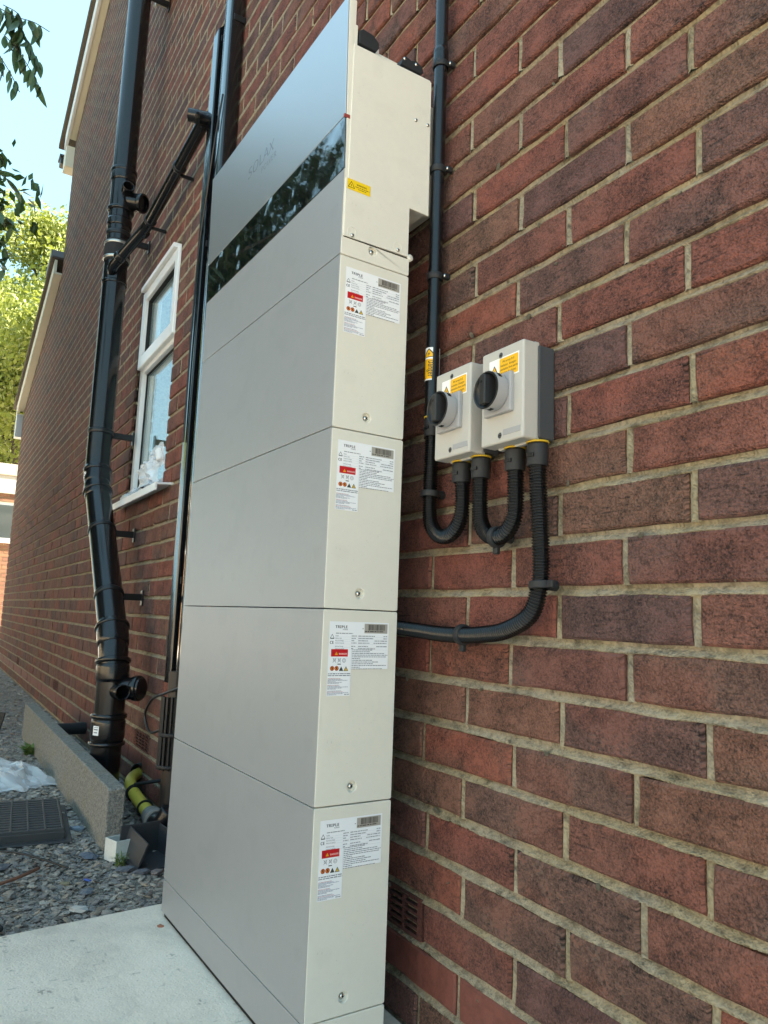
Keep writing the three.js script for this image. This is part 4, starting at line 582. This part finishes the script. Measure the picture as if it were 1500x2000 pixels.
  solo('rusty_stick', 'thin reddish brown stick lying on the gravel', 'stick', sweep(resample([V(-1.30, 0.004, 0.68), V(-1.36, 0.008, 0.58), V(-1.41, 0.01, 0.50), V(-1.47, 0.006, 0.45)], 0.01), 0.0045, 8), std([0.2, 0.09, 0.055], 0.9));
  solo('discarded_cord', 'thin black cord lying on gravel below the drain cover', 'cord', sweep(resample([V(-1.70, 0.004, 0.60), V(-1.62, 0.012, 0.50), V(-1.53, 0.008, 0.43), V(-1.45, 0.003, 0.38)], 0.01), 0.003, 8), M.black);
  solo('blue_scrap', 'tiny bright blue plastic scrap on the gravel', 'scrap', box(-0.011, 0.011, 0, 0.003, -0.004, 0.004, 0.001), std([0.05, 0.11, 0.42], 0.4), [-1.335, 0.001, 0.35], 0.5);
  solo('black_offcut', 'small black plastic strip standing in the far gravel', 'offcut', box(-0.02, 0.02, 0, 0.10, -0.004, 0.004, 0.002).rotateX(-0.3), M.blackMatt, [-4.05, -0.01, 0.36], 0.7);
  solo('rubber_scrap', 'flat black rubber scrap at the left edge of the slab', 'scrap', merge([box(-0.02, 0.02, 0, 0.012, -0.035, 0.035, 0.005)]), M.rubber, [-1.12, -0.006, 0.60], 0.25);
  solo('drain_stub', 'short black pipe stub poking from the wall behind the kerb', 'pipe stub', lathe([[0.0001, 0.14], [0.028, 0.14], [0.03, 0.136], [0.03, 0]], V(0, 0, 0), V(0.1, 0, 1), 20), M.blackMatt, [-3.42, 0.075, 0.0]);
  // weed and grass tuft
  const leafBlade = (a, b, w) => { const m2 = a.clone().lerp(b, 0.5).add(V(0, 0.01, 0)), d = b.clone().sub(a), s = V(-d.z, 0, d.x).normalize().multiplyScalar(w), g = new THREE.BufferGeometry(); const Pn = [a.clone().sub(s), a.clone().add(s), m2.clone().add(s), m2.clone().sub(s), b]; g.setAttribute('position', new THREE.Float32BufferAttribute(Pn.flatMap((p) => p.toArray()), 3)); g.setIndex([0, 1, 2, 0, 2, 3, 3, 2, 4]); g.computeVertexNormals(); return g; };
  const tuft = (label, x, z, n, h, w, m) => { const t = thing('grass_tuft', label, 'plant', [x, -0.012, z]), L = []; for (let i = 0; i < n; i++) { const a = r() * 7, k = 0.4 + 0.6 * r(); L.push(leafBlade(V((r() - 0.5) * 0.03, 0, (r() - 0.5) * 0.03), V(Math.cos(a) * h * 0.9 * k, h * (0.4 + 0.6 * r()) * k, Math.sin(a) * h * 0.9 * k), w)); } part('blades', L, m, t); };
  tuft('small dry grass tuft in front of the white pipe offcut', -1.455, 0.24, 34, 0.055, 0.0014, M.grass); tuft('small green weed growing at the foot of the kerb', -3.25, 0.275, 26, 0.09, 0.012, M.grass);
}

// ---------------------------------------------------------------- trees
function blob(r) { let x, y, z; do { x = r() * 2 - 1; y = r() * 2 - 1; z = r() * 2 - 1; } while (x * x + y * y + z * z > 1); return V(x, y, z); }
function leaves(centres, per, spread, size, seed) {
  const r = rng(seed), P = [], N = [];
  for (const c of centres) for (let i = 0; i < per; i++) {
    const o = blob(r).multiplyScalar(spread * (c.s ?? 1)); o.y *= 0.7; const p = c.p.clone().add(o), d = blob(r); d.y -= 0.35; d.normalize(); const n = blob(r).normalize(), s = d.clone().cross(n).normalize(), l = size * (0.6 + 0.8 * r());
    const a = p, b = p.clone().addScaledVector(d, l * 0.5).addScaledVector(s, l * 0.26), e = p.clone().addScaledVector(d, l), f = p.clone().addScaledVector(d, l * 0.5).addScaledVector(s, -l * 0.26), m = n.clone().multiplyScalar(l * 0.06); b.add(m); f.add(m);
    for (const q of [a, b, e, a, e, f]) P.push(q.x, q.y, q.z);
  }
  const g = new THREE.BufferGeometry(); g.setAttribute('position', new THREE.Float32BufferAttribute(P, 3)); g.computeVertexNormals(); return g;
}
function tree(name, label, pos, H, R, seed, mat, per, size, clear = 0.3, group) {
  const t = thing(name, label, 'tree', pos, 0, group), r = rng(seed), tips = [], wood = [];
  const grow = (a, d, len, rad, lvl) => {
    const pts = [a]; let p = a.clone(), v = d.clone(); for (let i = 0; i < 4; i++) { v.add(blob(r).multiplyScalar(0.28)).normalize(); if (lvl) v.y += 0.06; p = p.clone().addScaledVector(v.normalize(), len / 4); pts.push(p); }
    wood.push(sweep(resample(pts, len / 8), (s, f) => rad * (1 - 0.5 * f), lvl < 2 ? 10 : 6, false));
    if (lvl >= 1) for (let i = 2; i < 5; i++) tips.push({ p: pts[i], s: 0.8 + 0.5 * r() });
    if (lvl < 3) { const k = lvl === 0 ? 7 : 4; for (let i = 0; i < k; i++) { const b = pts[Math.min(4, 2 + Math.floor(r() * 3))], dd = v.clone().multiplyScalar(lvl ? 0.6 : 0.35).add(blob(r).multiplyScalar(1)).normalize(); dd.y = Math.abs(dd.y) * 0.75 + (lvl ? -0.05 : 0.15); grow(b, dd.normalize(), len * (lvl ? 0.62 : 0.85) * (0.8 + 0.4 * r()) * (lvl === 0 ? R / H * 1.5 : 1), rad * 0.5, lvl + 1); } }
  };
  grow(V(0, -0.1, 0), V(0, 1, 0), H * 0.55, H * 0.022, 0);

  part('trunk', wood, M.bark, t); part('crown', leaves(tips, per, H * 0.075, size, seed + 1), mat, t); return t;
}
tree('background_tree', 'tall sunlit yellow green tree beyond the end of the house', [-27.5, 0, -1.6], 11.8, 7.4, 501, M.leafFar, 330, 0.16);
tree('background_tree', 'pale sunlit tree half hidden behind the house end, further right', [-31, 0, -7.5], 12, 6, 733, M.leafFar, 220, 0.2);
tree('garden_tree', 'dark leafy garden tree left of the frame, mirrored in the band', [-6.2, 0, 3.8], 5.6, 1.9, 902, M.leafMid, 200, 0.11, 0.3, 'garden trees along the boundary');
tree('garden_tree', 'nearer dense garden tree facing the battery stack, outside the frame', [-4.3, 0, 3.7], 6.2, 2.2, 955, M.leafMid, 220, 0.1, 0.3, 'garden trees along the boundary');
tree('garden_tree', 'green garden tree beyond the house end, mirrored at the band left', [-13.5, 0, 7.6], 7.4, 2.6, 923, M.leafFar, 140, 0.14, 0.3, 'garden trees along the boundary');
// overhanging branch with single leaves
{
  const t = thing('overhanging_branch', 'drooping leafy branch tips hanging in from the left edge', 'branch', [0, 0, 0]), r = rng(321), twigs = [];
  const B = [V(-2.75, 3.3, 1.75), V(-2.6, 3.28, 1.2), V(-2.45, 3.18, 0.86)], B2 = [V(-2.75, 3.3, 1.75), V(-2.65, 2.75, 1.2), V(-2.5, 2.42, 0.86)];
  twigs.push(sweep(resample(B, 0.04), 0.008, 8), sweep(resample(B2, 0.04), 0.007, 8));
  twigs.push(sweep(resample([V(-2.6, 0, 2.2), V(-2.7, 1.8, 2.0), V(-2.75, 3.3, 1.75), V(-2.8, 4.2, 1.7)], 0.1), (s, f) => 0.05 * (1 - 0.6 * f), 10));
  const leafGeo = (l, w, bend) => { const n = 6, P = [], I = []; for (let i = 0; i <= n; i++) { const u = i / n, ww = w * Math.pow(Math.sin(PI * Math.min(1, u * 0.97 + 0.03)), 0.8) * (1 - 0.35 * u), y = -u * l, z = bend * l * u * u; P.push(-ww, y, z + 0.35 * ww, 0, y, z, ww, y, z + 0.35 * ww); } for (let i = 0; i < n; i++) { const a = i * 3; I.push(a, a + 3, a + 1, a + 1, a + 3, a + 4, a + 1, a + 4, a + 2, a + 2, a + 4, a + 5); } const g = new THREE.BufferGeometry(); g.setAttribute('position', new THREE.Float32BufferAttribute(P, 3)); g.setIndex(I); g.computeVertexNormals(); return g; };
  const kinds = [leafGeo(0.088, 0.019, 0.15), leafGeo(0.075, 0.017, -0.2), leafGeo(0.1, 0.02, 0.3)];
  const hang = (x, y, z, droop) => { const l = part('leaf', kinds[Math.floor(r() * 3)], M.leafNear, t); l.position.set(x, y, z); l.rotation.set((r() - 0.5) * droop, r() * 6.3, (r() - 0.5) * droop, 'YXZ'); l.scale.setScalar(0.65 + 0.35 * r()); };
  const twig = (pts, n, droop) => { const P = resample(pts.map((p) => V(...p)), 0.01); twigs.push(sweep(P, 0.0018, 5)); for (let i = 0; i < n; i++) { const p = P[Math.floor((0.1 + 0.9 * i / n) * (P.length - 1))]; hang(p.x + (r() - 0.5) * 0.015, p.y, p.z + (r() - 0.5) * 0.02, droop); } };
  twig([[-2.45, 3.18, 0.860], [-2.38, 3.10, 0.725], [-2.35, 3.085, 0.655], [-2.335, 3.06, 0.595]], 14, 0.8);
  twig([[-2.4, 3.1, 0.755], [-2.37, 3.04, 0.695], [-2.36, 2.96, 0.645], [-2.34, 2.88, 0.610]], 16, 0.8);
  twig([[-2.42, 3.03, 0.755], [-2.39, 2.96, 0.695], [-2.37, 2.88, 0.645], [-2.35, 2.80, 0.600]], 16, 0.8);
  twig([[-2.45, 2.97, 0.775], [-2.42, 2.87, 0.715], [-2.40, 2.79, 0.675]], 11, 0.8);
  twig([[-2.46, 3.14, 0.755], [-2.43, 3.06, 0.715], [-2.42, 2.98, 0.690]], 9, 0.8);
  twig([[-2.5, 2.46, 0.860], [-2.45, 2.44, 0.715], [-2.43, 2.39, 0.655], [-2.42, 2.36, 0.630]], 9, 2.0);
  twig([[-2.5, 2.35, 0.795], [-2.44, 2.27, 0.690], [-2.43, 2.21, 0.635], [-2.42, 2.17, 0.595]], 15, 2.0);
  twig([[-2.48, 2.22, 0.755], [-2.44, 2.14, 0.675], [-2.43, 2.07, 0.635]], 10, 2.0);
  twig([[-2.5, 2.60, 0.80], [-2.46, 2.54, 0.735], [-2.44, 2.48, 0.695]], 9, 1.6);
  twig([[-2.48, 2.16, 0.75], [-2.45, 2.08, 0.69], [-2.44, 2.02, 0.65]], 9, 2.0);
  twig([[-2.42, 3.16, 0.77], [-2.38, 3.12, 0.72], [-2.36, 3.08, 0.70], [-2.35, 3.0, 0.70]], 12, 0.8);
  part('twigs', twigs, M.bark, t);
  let k = 0; for (const c of t.children) if (c.name === 'leaf') { c.name = k ? `leaf_${String(k).padStart(3, '0')}` : 'leaf'; k++; }
}
// ---------------------------------------------------------------- sunlit outbuilding beyond the end of the wall
{
  const t = thing('outbuilding', 'sunlit orange brick outbuilding with white fascia at the far left', 'building', [-14.75, 0, 0]), r = rng(9), z0 = -1.25, z1 = 0.35, m = [[0.27, 0.135, 0.08], [0.31, 0.155, 0.085], [0.24, 0.11, 0.068]].map((c) => std(c, 0.9, { map: brickMap }));
  part('wall', [box(-3, -0.008, -0.1, 3.0, -4, -1.25 + 0.0), box(-3, -0.008, -0.1, 1.88, -1.25, 3.2), box(-3, -0.008, 2.62, 3.0, -1.25, 3.2), box(-3, -0.008, 1.88, 2.62, 0.9, 3.2)], std([0.42, 0.34, 0.23], 0.95, { map: mortarMap }), t);
  const g = box(-0.02, 0, -BH, BH, -0.106, 0.106); let i = 0;
  for (let n = 0; n < 40; n++) { const y = 0.04 + n * CH; if (y > 2.95) break; for (let k = 0; k < 8; k++) { const z = z0 + 0.11 + k * BW + (n % 2) * 0.1125; if (z > z1 || (y > 1.86 && y < 2.64)) continue; const b = part(i ? `brick_${String(i).padStart(3, '0')}` : 'brick', g, m[Math.floor(r() * 3)], t); b.position.set(0.002, y, z); i++; } }
  part('fascia', box(-3.1, 0.06, 2.78, 3.12, -4.1, 3.3, 0.01), std([0.5, 0.47, 0.4], 0.6), t); part('roof_edge', box(-3.15, 0.1, 3.12, 3.34, -4.2, 3.4, 0.01), std([0.36, 0.32, 0.25], 0.7), t);
  const w = part('window', box(-0.12, -0.04, 1.88, 2.62, -1.25, 0.9), M.whiteTrim, t); part('pane', box(-0.038, -0.03, 1.94, 2.56, -1.2, -0.2), phys([0.05, 0.06, 0.06], 0.05, {}), w); part('pane', box(-0.038, -0.03, 1.94, 2.56, -0.14, 0.84), phys([0.05, 0.06, 0.06], 0.05, {}), w); part('sill', box(-0.03, 0.08, 1.84, 1.89, -1.3, 0.95, 0.005), M.whiteTrim, t);
}
scene.traverse((o) => { if (o.isMesh) { o.castShadow = true; o.receiveShadow = true; } });
renderer.render(scene, camera);
